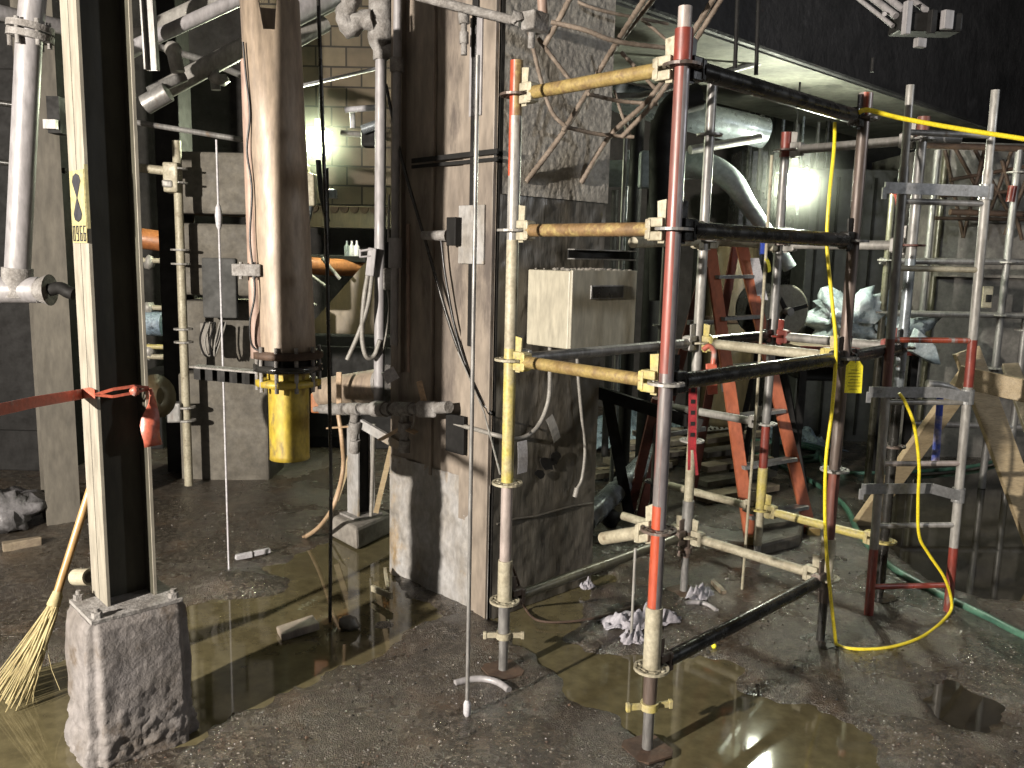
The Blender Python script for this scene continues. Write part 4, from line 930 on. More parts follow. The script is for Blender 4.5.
for (v0, r, m, lab) in ((260, .02, CREAM, 'highest small cream pipe in the gap right of the signed column'), (307, .02, CREAM, 'middle small cream pipe in the gap right of the signed column'), (323, .10, TARP, 'pale blue wrapped duct in the gap right of the signed column'), (346, .02, YEL, 'upper of two low small pipes in the gap beside the signed column'), (356, .022, CREAM, 'lowest small pipe in the gap beside the signed column')):
    tag(MB().tube([P(140, v0, 6.8), P(164, v0+1, 6.8)], r, m, 12).build('small_pipe'), lab, 'pipe')
for v0 in (262, 308, 352): k = MB(); k.ball(P(149, v0, 6.8), .045, GALV_L, 8, (1, 1, 1.3), .6); tag(k.build('pipe_valve'), {262: 'top', 308: 'middle', 352: 'bottom'}[v0] + ' small grey valve in the gap right of the signed column', 'valve')
tag(MB().tube([P(150, 398, 4.9), P(157, 396, 4.85), P(160, 396, 4.85)], [.12, .13, .05], TAN, 18).build('pipe_elbow'), 'round rusty pipe end just right of the orange tape end', 'pipe')
# overhead runs
def over(p, r, m, lab, name='overhead_pipe', seg=16):
    return tag(MB().tube([P(*q) for q in p], r, m, seg).build(name), lab, 'pipe')
over([(118, 52, 4.6), (158, 30, 4.7), (250, -14, 4.9)], .062, GALV_L, 'thick lagged overhead pipe at the upper left beside the hanging strut')
over([(128, 50, 4.5), (250, -6, 4.7)], .036, PIPEGR, 'slim bright pipe running just under the thick lagged overhead pipe')
over([(164, 90, 5.2), (250, 44, 5.4), (330, 2, 5.6)], .058, GALV_L, 'overhead pipe disappearing behind the top of the hanging pipe')
over([(150, 88, 5.35), (250, 36, 5.5)], .018, BLACK, 'thin black tube lying along the second overhead pipe')
over([(136, 40, 5.6), (210, 62, 5.8), (262, 84, 6.0)], .022, GALV, 'thin grey overhead tube crossing down right behind the lagged pipes')
over([(292, 15, 5.0), (345, -12, 5.2)], .07, PIPEGR, 'fat grey overhead pipe right of the hanging pipe top')
over([(288, 44, 5.4), (325, 24, 5.6)], .05, GALV_L, 'short pale pipe pair behind the dark hanging cable')
over([(270, 93, 6.5), (384, 67, 7.0)], .014, PAPER, 'thin white tube catching light above the left lamp')
over([(145, 105, 5.0), (168, 92, 5.0)], .055, GALV, 'stubby pipe end low among the overhead pipes')
over([(149, 92, 5.0), (185, 76, 5.1)], .03, GALV, 'short dark grey pipe among the overhead pipes')
over([(345, 110, 6.4), (382, 107, 6.4)], .022, PAPER, 'white conduit arm left of the thick riser above the lamp')
over([(362, 130, 6.4), (384, 122, 6.4)], .035, SILVER, 'pale blue pipe stub left of the risers')
k = MB(); c = P(176, 56, 5.0); k.tube([P(173, 50, 5.0), P(178, 72, 5.0)], .04, GALV_L, 12); k.ball(P(173, 50, 5.0), .05, GALV_L, 10); tag(k.build('pipe_elbow'), 'pale elbow hanging between the overhead pipes', 'pipe')
k = MB(); k.ball(P(218, 80, 5.3), .05, GALV_L, 8, (1.3, 1, .9), .9); k.tube([P(214, 70, 5.3), P(216, 90, 5.3)], .03, GALV, 8); tag(k.build('gate_valve'), 'white capped valve under the overhead pipes left of the hanging pipe', 'valve')
sr = MB(); a0 = P(152, 70, 4.4); a1 = V((a0.x-.05, a0.y, 4.6))
for s_ in (-1, 1): sr.bar(a0+V((s_*.028, 0, 0)), a1+V((s_*.028, 0, 0)), .04, .008, GALV, V((0, 1, 0)))
sr.bar(a0+V((0, .018, 0)), a1+V((0, .018, 0)), .06, .006, GALV, V((1, 0, 0))); tag(sr.build('strut_channel'), 'steel strut channel hanging down at the upper left across the lagged pipes', 'strut')
# ---- block wall, lintel, gusset behind the left lamp
wa, wb = P(292, 60, 8.6), P(420, 60, 8.6)
a, b = P(250, 30, 8.6), P(470, 213, 8.6)
struct(MB().box(V(((a.x+b.x)/2, 8.75, (P(350, -20, 8.6).z+P(350, 205, 8.6).z)/2)), (b.x-a.x, .3, P(350, -20, 8.6).z-P(350, 205, 8.6).z), BRICK).build('wall_block'))
lt_ = thing('lintel_beam', 'brown steel lintel with a scalloped plate edge beneath the block wall', 'beam', P(350, 228, 8.3))
c = P(350, 217, 8.35); xw = (P(430, 217, 8.3)-P(270, 217, 8.3)).length
MB().box(V((c.x, 8.45, c.z)), (xw, .25, P(350, 206, 8.3).z-P(350, 228, 8.3).z), TAN).build('web', lt_)
k = MB(); zz_ = P(350, 207, 8.3).z
for i in range(16):
    q_ = V((c.x-xw/2+(i+.5)*xw/16, 8.30, zz_)); k.prism([q_+V((math.cos(t_)*xw/34, 0, -abs(math.sin(t_))*.06)) for t_ in [j*math.pi/6 for j in range(7)]], V((0, .03, 0)), RUST)
k.build('scalloped_edge', lt_)
gs = MB(); gs.prism([P(311, 334, 7.25), P(379, 334, 7.25), P(379, 256, 7.25), P(371, 256, 7.25), P(311, 324, 7.25)], V((0, .03, 0)), TAN); tag(gs.build('gusset_plate'), 'brown triangular steel plate behind the risers', 'plate')
for i, (u0, v0, u1, v1) in enumerate(((306, 272, 328, 288), (292, 290, 316, 306), (322, 258, 340, 279))): tag(MB().tube([P(u0, v0, 7.0), P(u1, v1, 7.0)], .015, GALV_L, 8).build('brace_rod'), ('longest', 'lowest', 'rightmost')[i] + ' pale diagonal rod just left of the brown triangular plate', 'rod')
for i, u in enumerate((347, 352, 357)): k = MB(); c = P(u, 256, 7.3); k.lathe(c, [(.024, 0), (.024, .08), (.010, .10), (.010, .13)], PAPER if i else SILVER, 10); tag(k.build('bottle'), 'small pale bottle standing above the orange pipe behind the risers', 'bottle', 'bottles on the ledge')
vbox(300, 366, 255, 262, 7.45, .5, BLACK, 'shelf', 'black ledge carrying the small bottles above the orange pipe', 'shelf')
eq = thing('valve_actuator', 'pale green tinged valve gear below the left lamp beside the hanging pipe', 'valve', P(308, 225, 6.6))
k = MB(); k.box(P(303, 185, 6.6), (.1, .1, .3), CREAM); k.box(P(310, 190, 6.6), (.09, .1, .25), CREAM); k.tube([P(310, 195, 6.6), P(304, 222, 6.6)], .045, SILVER, 12); k.box(P(332, 194, 6.6), (.07, .06, .07), SILVER); k.jitter(.012, 15).build('valve_bodies', eq, .01)
MB().tube(spline([P(318, 160, 6.5), P(321, 190, 6.5), P(326, 215, 6.5), P(328, 222, 6.5)]), .02, BLACK, 8).build('hose', eq)
tag(MB().tube([P(326, 168, 6.4), P(327, 262, 6.4)], .02, BLACK, 8).build('rod'), 'dark upright rod below the left lamp', 'rod')
# ---- lamps
def lamp(loc, lab, bm, r=.085, h=.16, hood=True):
    L = V(loc); t = thing('work_lamp', lab, 'lamp', L-Z*h)
    MB().lathe(L-Z*h*.5, [(r*.55, 0), (r*.95, h*.15), (r, h*.5), (r*.95, h*.85), (r*.6, h)], bm, 18).build('bulb', t)
    MB().lathe(L+Z*(h*.60), [(r*1.35, -.012), (r*.9, .02), (r*.4, .035), (r*.4, .09)], GALV, 20).build('hood', t)
    k = MB()
    for i in range(8):
        a = i*math.tau/8; k.tube([L+V((math.cos(a)*r*1.15, math.sin(a)*r*1.15, h*.55)), L+V((math.cos(a)*r*1.15, math.sin(a)*r*1.15, -h*.45)), L+V((0, 0, -h*.68))], .003, GALV, 5)
    k.build('wire_guard', t)
    return t
t = lamp(LAMP_L, 'glowing caged work lamp in front of the block wall at left', BULBG)
MB().tube([V(LAMP_L)+Z*.19, V(LAMP_L)+V((.02, .0, .75)), V(LAMP_L)+V((.0, .0, 1.7))], .008, BLACK, 6).build('cord', t)
t = lamp(LAMP_R, 'glowing caged work lamp hanging behind the scaffold tower at right', BULB, .09, .19)
MB().tube([V(LAMP_R)+Z*.2, V(LAMP_R)+V((.02, .05, .75)), V(LAMP_R)+V((.0, .0, 1.2))], .008, BLACK, 6).build('cord', t)
k = MB(); k.box(P(372, 138, 6.5), (.15, .12, .14), BLACK); k.tube([P(342, 133, 6.6), P(364, 135, 6.5)], .022, GALV, 8); k.tube([P(352, 108, 6.5), P(353, 128, 6.5)], .02, PAPER, 8); k.tube([P(374, 138, 6.5), P(384, 138, 8.65)], .02, BLACK, 8); tag(k.build('floodlight_body', bevel=.015), 'dark fixture body mounted right of the left lamp', 'fixture')

# bags and rubble at the far left
def lump(c, r, m, sq, jit, seg=22, name='x', lab='', cat=''):
    k = MB(); k.ball(c, r, m, seg, sq, 0); c = V(c)
    k.v = [p + (p-c)*(noise.fractal(p*6, .9, 2, 4)*jit - abs(noise.noise(p*14))*jit*.9) for p in k.v]
    return tag(k.build(name), lab, cat)
SHEET = mat('grey plastic sheet', (.30, .29, .30), (.16, .155, .155), 8, .35, 0, .5, 18, disp=.02)
lump(P(2, 512, 4.9)+Z*0, .24, SHEET, (1, .8, .62), .5, 26, 'plastic_bag', 'crumpled grey plastic bag lying at the far left edge', 'bag')
rnd = random.Random(9)
for i, (u, v, r, lab) in enumerate(((22, 545, .06, 'broken timber offcut beside the grey plastic bag'), (262, 552, .03, 'white scrap lying on the dark floor near the white rod'), (244, 556, .03, 'second pale scrap lying on mud near the white rod'))):
    g_ = G(u, v, .03); k = MB(); k.box(g_, (r*3.2, r, r), WOODD if i == 0 else PAPER, (V((.8, .6, 0)), V((-.6, .8, 0)), Z)); k.jitter(.01, 25); tag(k.build('scrap', bevel=.004), lab, 'scrap')
g_ = G(298, 628, .02); k = MB(); k.box(g_, (.17, .10, .035), COLFACE, (V((.85, .5, .12)).normalized(), V((-.5, .85, 0)), V((-.1, 0, 1)).normalized())); k.jitter(.006, 20); tag(k.build('timber_block', bevel=.006), 'short pale timber block half sunk in the muddy pool', 'timber')
g_ = G(350, 622, .03); lump(g_, .05, CONCWET, (1.4, 1, .7), .8, 14, 'mud_clod', 'dark clod of rubble on the pool edge by the column', 'rubble')
for (u, v, u2, v2, lab) in ((372, 588, 392, 596, 'pale broken slat lying at the foot of the column'), (385, 570, 388, 590, 'short pale peg standing against the column foot')):
    tag(MB().bar(G(u, v, .04), G(u2, v2, .05) if v2-v < 12 else G(u2, v2, .02), .03, .015, CREAM, Z).build('slat'), lab, 'slat')
tag(MB().tube(arc(G(455, 683, .016), G(490, 672, .018), G(509, 690, .016), 10), .0135, PIPEGR, 10).build('hose_offcut'), 'short curved grey hose piece on the floor at the foot of the left scaffold pole', 'hose')
tag(MB().tube(arc(G(686, 603, .02), G(705, 600, .02), G(717, 611, .016), 8), .012, PIPEGR, 10).build('hose_offcut'), 'short curved grey hose piece right of the lilac rag', 'hose')
tag(MB().bar(G(713, 583, .02), G(724, 594, .02), .035, .025, WOODD, Z).build('timber_offcut'), 'small brown timber offcut lying inside the tower footprint', 'timber')
k = MB(); k.ball(G(714, 646, .02), .012, YTAG, 8); tag(k.build('yellow_disc'), 'tiny yellow cap on the mud beneath the lowest dark tube', 'cap')
tag(MB().tube(spline([P(512, 565, 3.35), P(519, 585, 3.35), G(524, 606, .03), G(537, 620, .02), G(565, 622, .02), G(600, 617, .02), G(632, 607, .02)]), .006, RUST, 8).build('rusty_wire'), 'rusty bent wire from the left scaffold pole trailing across the puddle', 'wire')

# ---- rag
def cloth(c, sx, sy, hgt, m, name, lab, cat, seed, rot=0, n=46, ridges=1.0, base=.015):
    k = MB(); vs = []; fs = []; ca, sa = math.cos(rot), math.sin(rot)
    for j in range(n+1):
        for i in range(n+1):
            a, b = i/n*2-1, j/n*2-1; rr = math.hypot(a, b); edge = 1+.35*noise.noise((a*2+seed, b*2, 1)); 
            x, y = a*sx*edge, b*sy*edge; px_, py_ = c[0]+x*ca-y*sa, c[1]+x*sa+y*ca
            q = abs(noise.noise((a*2.4+seed, b*2.4, 0)))*1.6 + abs(noise.noise((a*6+seed, b*6, 4)))*.6*ridges
            fall = max(0, 1-rr**2*.9); z = c[2]+base+hgt*q*(.15+.85*fall)
            vs.append(V((px_, py_, z)))
    fs = [[j*(n+1)+i, j*(n+1)+i+1, (j+1)*(n+1)+i+1, (j+1)*(n+1)+i] for j in range(n) for i in range(n) if math.hypot((i+.5)/n*2-1, (j+.5)/n*2-1) < 1.05+.18*noise.noise((math.atan2(j-n/2, i-n/2)*2, seed, 0))]
    used = sorted({i for f in fs for i in f}); mp2 = {o: i for i, o in enumerate(used)}
    k.add([vs[i] for i in used], [[mp2[i] for i in f] for f in fs], m, True); o = k.build(name); s_ = o.modifiers.new('solid', 'SOLIDIFY'); s_.thickness = .003
    return tag(o, lab, cat)
g_ = G(640, 625); cloth((g_.x, g_.y, 0), .20, .075, .085, RAG, 'rag', 'crumpled lilac grey rag lying behind the nearest scaffold pole', 'rag', 3, .35, 56)
g_ = G(632, 643); cloth((g_.x, g_.y, 0), .055, .05, .07, RAG, 'rag', 'small knot of lilac cloth round the foot of the short steel rod', 'rag', 8, .2, 26)
g_ = G(700, 598); cloth((g_.x, g_.y, 0), .10, .05, .06, RAG, 'rag', 'lilac cloth scrap behind the red banded pole beside the curved hose piece', 'rag', 12, .8, 30)
g_ = G(587, 592); cloth((g_.x, g_.y, .01), .04, .03, .05, RAG, 'rag', 'tiny white scrap under the low greenish tube by the column', 'rag', 15, .8, 20)

# ================================================================== RIGHT HAND THINGS
# yellow cord
cd = thing('extension_cord', 'bright yellow extension cord looping from the ceiling over the brown pole down to the floor', 'cord', G(870, 648))
o1 = MB().tube(spline([P(1060, 146, 3.3), P(1024, 139, 3.35), P(960, 129, 3.42), P(900, 118, 3.48), P(868, 110, 3.5), P(858, 113, 3.53), P(852, 112, 3.62)]), .0095, YCORD, 10).build('upper_run', cd)
o2 = MB().tube(spline([P(835, 123, 3.62), P(834, 150, 3.55), P(829, 200, 3.5), P(827, 245, 3.5), P(832, 300, 3.5), P(836, 350, 3.5), P(832, 410, 3.5), P(826, 460, 3.5), P(825, 520, 3.52), P(828, 570, 3.5), G(835, 635, .10), G(838, 645, .02), G(855, 649, .016), G(885, 648, .016), G(915, 640, .016), G(935, 628, .016), G(950, 612, .03), P(951, 598, 3.93), P(944, 577, 3.9), P(928, 553, 3.9), P(919, 535, 3.88), P(918, 500, 3.85), P(919, 465, 3.82), P(914, 425, 3.8), P(905, 402, 3.8), P(899, 393, 3.8)]), .0075, YCORD, 10).build('long_loop', cd)
# yellow tag on the tower
yt = thing('inspection_tag', 'yellow inspection tag hanging from the brown pole of the scaffold tower', 'tag', P(853, 393, 3.5))
k = MB(); c0, c1 = P(855, 361, 3.50), P(853, 393, 3.50); ax = (c0-c1); x_ = V((1, 0, 0)); wd = 17/836*3.52; q0 = c1; h_ = ax.length
k.prism([q0-x_*wd/2, q0+x_*wd/2, q0+ax*.84+x_*wd/2, q0+ax+x_*wd*.28, q0+ax-x_*wd*.28, q0+ax*.84-x_*wd/2], V((0, .002, 0)), YTAG); k.build('card', yt)
k = MB(); 
for i in range(7): z_ = .12+.1*i; k.box(q0+ax*z_+V((0, -.001, 0)), (wd*(.7 if i % 3 else .45), .001, .0025), mat('faint print', (.45, .38, .05), None, 9, .6, 0, 0))
k.build('printed_lines', yt)
MB().tube(spline([c0-V((0, .003, .008)), P(857, 355, 3.5), P(852, 352, 3.5), P(851, 346, 3.5), P(851, 338, 3.52)]), .0018, GALV, 5).build('wire_tie', yt)
# red strap and clip
rs_ = thing('red_lanyard', 'dark red webbing lanyard hanging beside the second scaffold pole', 'lanyard', P(693, 475, 3.55))
a_, b_ = P(693, 385, 3.6), P(692, 450, 3.6); k = MB(); x_ = V((1, 0, 0)); w_ = .036
k.bar(a_, b_, w_, .004, REDT, x_); k.bar(b_+x_*.012, P(697, 475, 3.6), .012, .004, REDT, x_); k.bar(b_-x_*.012, P(689, 470, 3.6), .012, .004, REDT, x_)
k.build('webbing', rs_)
k = MB()
for i in range(5): k.box(a_+(b_-a_)*(.08+.17*i)+V((0, -.004, 0)), (.018, .003, .018), BLACK)
k.build('eyelets', rs_)
oh = thing('orange_clip', 'orange snap hook with a dangling orange flap on the dark tube', 'clip', P(711, 395, 3.2))
MB().tube(spline([P(703, 350, 3.1), P(709, 346, 3.1), P(714, 352, 3.1), P(713, 364, 3.1)]), .010, STRAP, 10).build('hook', oh)
MB().prism([P(706, 364, 3.1), P(717, 363, 3.1), P(718, 394, 3.1), P(708, 395, 3.1)], V((0, .012, 0)), STRAP).build('flap', oh, .003)
# timber trestle
tr = thing('timber_trestle', 'pale two by four timber trestle standing behind the right edge of the access ladder', 'trestle', G(960, 545))
apex = P(972, 378, 4.75)
MB().bar(P(974, 368, 4.78), G(862, 524, .02), .135, .04, WOOD, V((1, 0, .3))).build('left_leg', tr, .004)
g_ = G(1050, 575, .02)
MB().bar(P(966, 350, 4.70), g_, .14, .045, WOOD, V((1, 0, .3))).build('right_leg', tr, .004, 'mottled timber leg running off to the lower right')
MB().bar(P(958, 376, 4.62), P(1075, 402, 4.3), .12, .045, WOOD, Z).build('top_rail', tr, .004)
MB().bar(P(1010, 365, 5.6), G(1090, 590, .02), .10, .04, WOODD, V((1, 0, .3))).build('rear_leg', tr, .004)
# sledge hammer
hm = thing('sledgehammer', 'blue taped hammer with a grey head propped behind the access ladder', 'hammer', P(934, 462, 4.4))
MB().tube([P(927, 384.5, 4.3), P(938, 385, 4.3), P(948, 387, 4.3), P(959, 391, 4.3)], [.026, .022, .02, .010], GALV_L, 12).build('head', hm)
MB().tube([P(941, 384, 4.3), P(939, 415, 4.32)], .017, BLUE, 12).build('upper_shaft', hm); MB().tube([P(939, 415, 4.32), P(935, 463, 4.4)], [.017, .021], mat('blue white red tape', (.07, .12, .5), (.62, .55, .60), 14, .4, 0, .1, 60, spots=(.5, .08, .1), spot_scale=9, spot_amt=.42), 12).build('taped_shaft', hm)
# green hose
k = MB(); hz = .022
k.tube(spline([G(1075, 658, hz), G(1024, 636, hz), G(985, 616, hz), G(940, 594, hz), G(890, 566, hz), G(860, 535, hz), G(846, 508, hz), G(825, 490, hz), G(805, 478, hz), G(780, 466, hz)], 8), .0195, GHOSE, 12)
tag(k.build('green_hose'), 'thick green hose running from lower right back past the ladder', 'hose')
k = MB(); pts = []
for i in range(60):
    a = i*.42; rr = .36+.03*math.sin(i*.7); c_ = G(775, 455); pts.append(V((c_.x+rr*1.2*math.cos(a)*(1+.15*math.sin(i*.2)), c_.y+rr*.9*math.sin(a), hz+.012*(i//15))))
pts += [G(830, 470, hz), G(880, 473, hz), G(960, 468, hz), G(1000, 460, hz)]
k.tube(spline(pts, 3), .016, GHOSE, 10); tag(k.build('coiled_hose'), 'coil of thin green hose lying behind the orange stepladder', 'hose')
# orange step ladder
sl = thing('stepladder', 'orange fibreglass stepladder standing open behind the scaffold tower', 'stepladder', G(780, 545))
fl_, fr_ = G(752, 545), G(812, 536); tl_, tr_ = P(709, 236, 5.55), P(741, 240, 5.75)
def rail(a, b, m, w_=.07, th=.028, sd=V((1, 0, 0)), ft=True):
    k = MB(); d = (b-a).normalized(); x = (sd-d*sd.dot(d)).normalized(); y = d.cross(x)
    c = (a+b)/2; k.box(c, ((b-a).length, w_, .006), m, (d, x, y)); k.box(c+x*w_/2+y*th/2, ((b-a).length, .006, th), m, (d, x, y)); k.box(c-x*w_/2+y*th/2, ((b-a).length, .006, th), m, (d, x, y))
    o = k.build('side_rail', sl)
    if ft: MB().box(a+Z*.03, (w_*1.2, .06, .06), YELRUST).build('foot', o, .006)
rail(fl_, tl_, ORL); rail(fr_, tr_, ORL)
for t_ in (.085, .24, .40, .56, .72, .86):
    a, b = fl_+(tl_-fl_)*t_, fr_+(tr_-fr_)*(t_+.01); MB().bar(a, b, .075, .022, ALU, V((0, 1, 0))).build('step', sl)
rl, rr_ = G(640, 520), G(690, 506); rail(rl, tl_+V((.05, .1, 0)), ORLD, .05, ft=False); rail(rr_, tr_+V((0, .1, 0)), ORLD, .05, ft=False)
for t_ in (.3, .7): MB().bar(rl+(tl_-rl)*t_, rr_+(tr_-rr_)*t_, .03, .02, ALU, Z).build('rear_brace', sl)
MB().box((tl_+tr_)/2+Z*.02, ((tr_-tl_).length+.08, .18, .04), ORL).build('top_cap', sl, .006)
for v0, v1 in ((258, 296),): MB().prism([P(750, 258, 5.66), P(759, 258, 5.66), P(768, 300, 5.62), P(758, 300, 5.62)], V((0, .002, 0)), PAPER).build('label_sticker', sl)
MB().prism([P(719, 368, 5.55), P(730, 367, 5.55), P(733, 390, 5.53), P(722, 392, 5.53)], V((0, .002, 0)), PAPER).build('label_sticker', sl)
# rubber mat block at its feet
g_ = G(757, 556); k = MB(); k.prism([G(755, 560), G(800, 548), G(808, 518), G(768, 522), G(752, 535)], Z*.09, CONCWET); tag(k.jitter(.01, 8).build('rubber_block', bevel=.02), 'low black slab on the floor between the stepladder feet', 'slab')
# tank, drum, reels
tk = thing('brown_tank', 'tall tan cylindrical tank behind the orange stepladder', 'tank', V((P(728, 330, 7.3).x, 7.3, 0)))
cx = P(728, 330, 7.3); zt_ = P(728, 236, 7.3).z; MB().lathe(V((cx.x, 7.3, 0)), [(.23, 0), (.23, .3), (.235, .31), (.235, .34), (.23, .35), (.23, zt_-.2), (.2, zt_-.05), (.1, zt_)], TAN, 32).build('shell', tk)
MB().lathe(V((cx.x, 7.3, 1.2)), [(.236, 0), (.24, .01), (.24, .04), (.236, .05)], RUST, 32).build('hoop', tk)
rl_ = thing('cable_reel', 'round grey cable reel standing behind the scaffold tower right of the tank', 'reel', V((P(790, 400, 6.3).x, 6.3, 0)))
rc = P(784, 311, 6.2); axr = V((.35, -1, 0)).normalized(); R2 = 26/836*6.3
k = MB(); k.lathe(rc, [(R2, 0), (R2, .025), (R2*.9, .03), (R2*.35, .015), (.02, .02)], mat('drab reel paint', (.34, .33, .26), (.24, .23, .18), 8, .6, 0, .1, 60), 32, axr); k.build('front_disc', rl_)
MB().lathe(rc-axr*.30, [(.12, 0), (.12, .30)], BLACK, 20, axr).build('core', rl_); MB().lathe(rc-axr*.32, [(R2*1.05, 0), (R2*1.05, .02)], DARKST, 32, axr).build('rear_disc', rl_)
k = MB(); [k.bar(rc+axr*.03, rc+axr*.03+V((math.cos(a)*R2*.8, 0, math.sin(a)*R2*.8)), .03, .015, BLACK, Z) for a in (.3, 2.1, 4.2)]; k.tube([rc, rc+axr*.08], .03, GALV, 12); k.build('hub', rl_)
k = MB(); [k.bar(rc-axr*.16+V((sx*.02, 0, 0)), V((rc.x+sx*.25, 6.3+sy*.15, 0)), .04, .03, BLACK, Z) for sx, sy in ((-1, -1), (1, -1), (-1, 1), (1, 1))]; k.build('stand', rl_)
# plastic wrapped pile on a red table
tb = thing('red_bench', 'low bench with a red edge carrying the plastic wrapped bundle', 'bench', G(880, 455))
p0, p1 = P(800, 346, 6.2), P(925, 349, 6.2); zt_ = (p0.z+p1.z)/2; k = MB(); k.box(V(((p0.x+p1.x)/2, 6.5, zt_-.02)), (p1.x-p0.x, .6, .03), WOODD); k.build('top', tb); k = MB(); k.box(V(((p0.x+p1.x)/2, 6.19, zt_-.025)), (p1.x-p0.x, .02, .05), REDP); k.build('red_edge', tb)
for sx in (p0.x+.05, p1.x-.05):
    for sy in (6.25, 6.75): MB().box(V((sx, sy, (zt_-.03)/2)), (.05, .05, zt_-.03), BLACK).build('leg', tb)
for (u, v, r, sq, lab) in ((845, 333, .24, (1.3, .8, .9), 'left crumpled clear plastic bundle on the red edged bench'), (893, 338, .2, (1.4, .8, .75), 'right crumpled clear plastic bundle on the red edged bench')):
    c_ = P(u, v, 6.5); c_.z = zt_+r*sq[2]*.85; lump(c_, r, PLASTIC, sq, .75, 34, 'plastic_bundle', lab, 'plastic sheeting')
tag(MB().prism([P(912, 352, 6.1), P(920, 330, 6.1), P(936, 348, 6.1), P(940, 365, 6.1), P(934, 364, 6.1)], V((0, .12, 0)), PLASTIC).jitter(.03, 6).build('plastic_flap', bevel=.01), 'loose plastic flap sliding off the right end of the red edged bench', 'plastic sheeting')
k = MB(); k.box(P(816, 350, 6.9), (.42, .5, .45), BLACK); tag(k.build('crate', bevel=.02), 'dark crate left of the plastic bundles', 'crate')
# big dark machine wall behind
for i, (u0, u1, v0, v1, y, m, lab) in enumerate(((812, 905, 168, 345, 8.0, WALLC, 'wide flat grey cabinet wall behind the plastic bundles'), (742, 812, 150, 420, 8.6, DARKST, 'dark ribbed cabinet between the right lamp and the reel'),)):
    t = thing('cabinet', lab, 'cabinet', V((P((u0+u1)/2, 300, y).x, y, 0))); a, b = P(u0, v0, y), P(u1, v0, y); zt_ = a.z
    MB().box(V(((a.x+b.x)/2, y+.2, zt_/2)), (b.x-a.x, .4, zt_), DARKST if i else mat('dull grey sheet steel', (.075, .075, .07), (.05, .05, .047), 3, .6, 0, .1, 20)).build('body', t, .01)
    k = MB()
    for j in range(5): x_ = a.x+(b.x-a.x)*(j+.5)/5; k.box(V((x_, y-.01, zt_/2)), (.02, .02, zt_*.94), BLACK)
    k.build('ribs', t)
# ducts and pipes upper middle
tag(MB().tube(spline([P(600, 92, 6.9), P(690, 116, 6.6), P(735, 126, 6.6), P(764, 133, 6.65)]), .115, SILVER, 24).build('duct'), 'silvery round duct passing behind the top of the scaffold tower', 'duct')
tag(MB().tube(spline([P(560, 176, 6.6), P(600, 174, 6.6), P(650, 172, 6.5), P(695, 165, 6.3), P(728, 178, 6.2), P(748, 205, 6.2), P(770, 236, 6.2), P(790, 268, 6.2)], 8), [.10+.0*i if i < 26 else max(.05, .10-.0025*(i-26)) for i in range(57)], WHITEP, 18).build('white_pipe'), 'white pipe curving down right behind the second scaffold pole', 'pipe')
tag(MB().tube(spline([P(700, 96, 5.6), P(676, 105, 5.6), P(664, 130, 5.6), P(662, 170, 5.6), P(662, 300, 5.6)], 8), .085, BLACK, 18).build('black_pipe'), 'fat black pipe bending down behind the red topped pole', 'pipe')
tag(MB().box(P(655, 170, 5.9), (.22, .1, .25), WHITEP).build('duct_clamp', bevel=.02), 'pale blue boxy collar left of the fat black pipe', 'collar')
over([(560, 96, 5.9), (640, 96, 5.8), (760, 62, 5.9)], .022, GALV, 'thin grey tube rising right behind the red topped pole')
over([(690, 150, 6.0), (760, 138, 6.2)], .03, GALV, 'grey tube just under the silvery duct')
rnd = random.Random(21)
VP = [(612, 'left of'), (622, ''), (640, ''), (648, ''), (673, ''), (596, '')]
for i, (u, v0, v1, r, m, lab) in enumerate(((613, 120, 440, .016, GALV, 'thin grey upright tube nearest the central column in the dark gap'), (630, 118, 300, .05, BLACK, 'thick black upright post in the gap right of the column'), (645, 120, 430, .07, BLACK, 'thickest black post in the gap right of the column'), (622, 150, 300, .014, SILVER, 'thin shiny upright tube in the dark gap right of the column'), (652, 110, 330, .010, PAPER, 'thin white cord line left of the nearest scaffold pole'), (673, 150, 340, .014, SILVER, 'thin bright upright tube hugging the right of the nearest scaffold pole'), (606, 190, 420, .03, BLACK, 'dark upright post touching the edge of the central column'), (690, 240, 420, .05, BLACK, 'black upright post left of the second scaffold pole'))):
    y = 6.2+.15*i; tag(MB().tube([V((P(u, v1, y).x, y, .0)), V((P(u, v1, y).x, y, P(u+3, v0, y).z))], r, m, 12).build('upright'), lab, 'post')
for i, (u, v0, v1, r, y, m) in enumerate(((760, 110, 190, .02, 8.2, GALV), (770, 110, 200, .03, 8.3, BLACK), (781, 112, 190, .015, 8.1, SILVER), (795, 108, 180, .03, 8.4, GALV), (806, 110, 320, .02, 8.2, GALV), (815, 160, 320, .02, 8.1, DARKST), (750, 110, 180, .03, 8.0, DARKST), (799, 112, 215, .012, 7.9, SILVER))):
    tag(MB().tube([P(u-2, v1, y), V((P(u-2, v1, y).x, y, 4.6))], r, m, 10).build('small_pipe'), 'one of the thin upright pipes clustered behind the right lamp', 'pipe', 'upright pipes behind the right lamp')
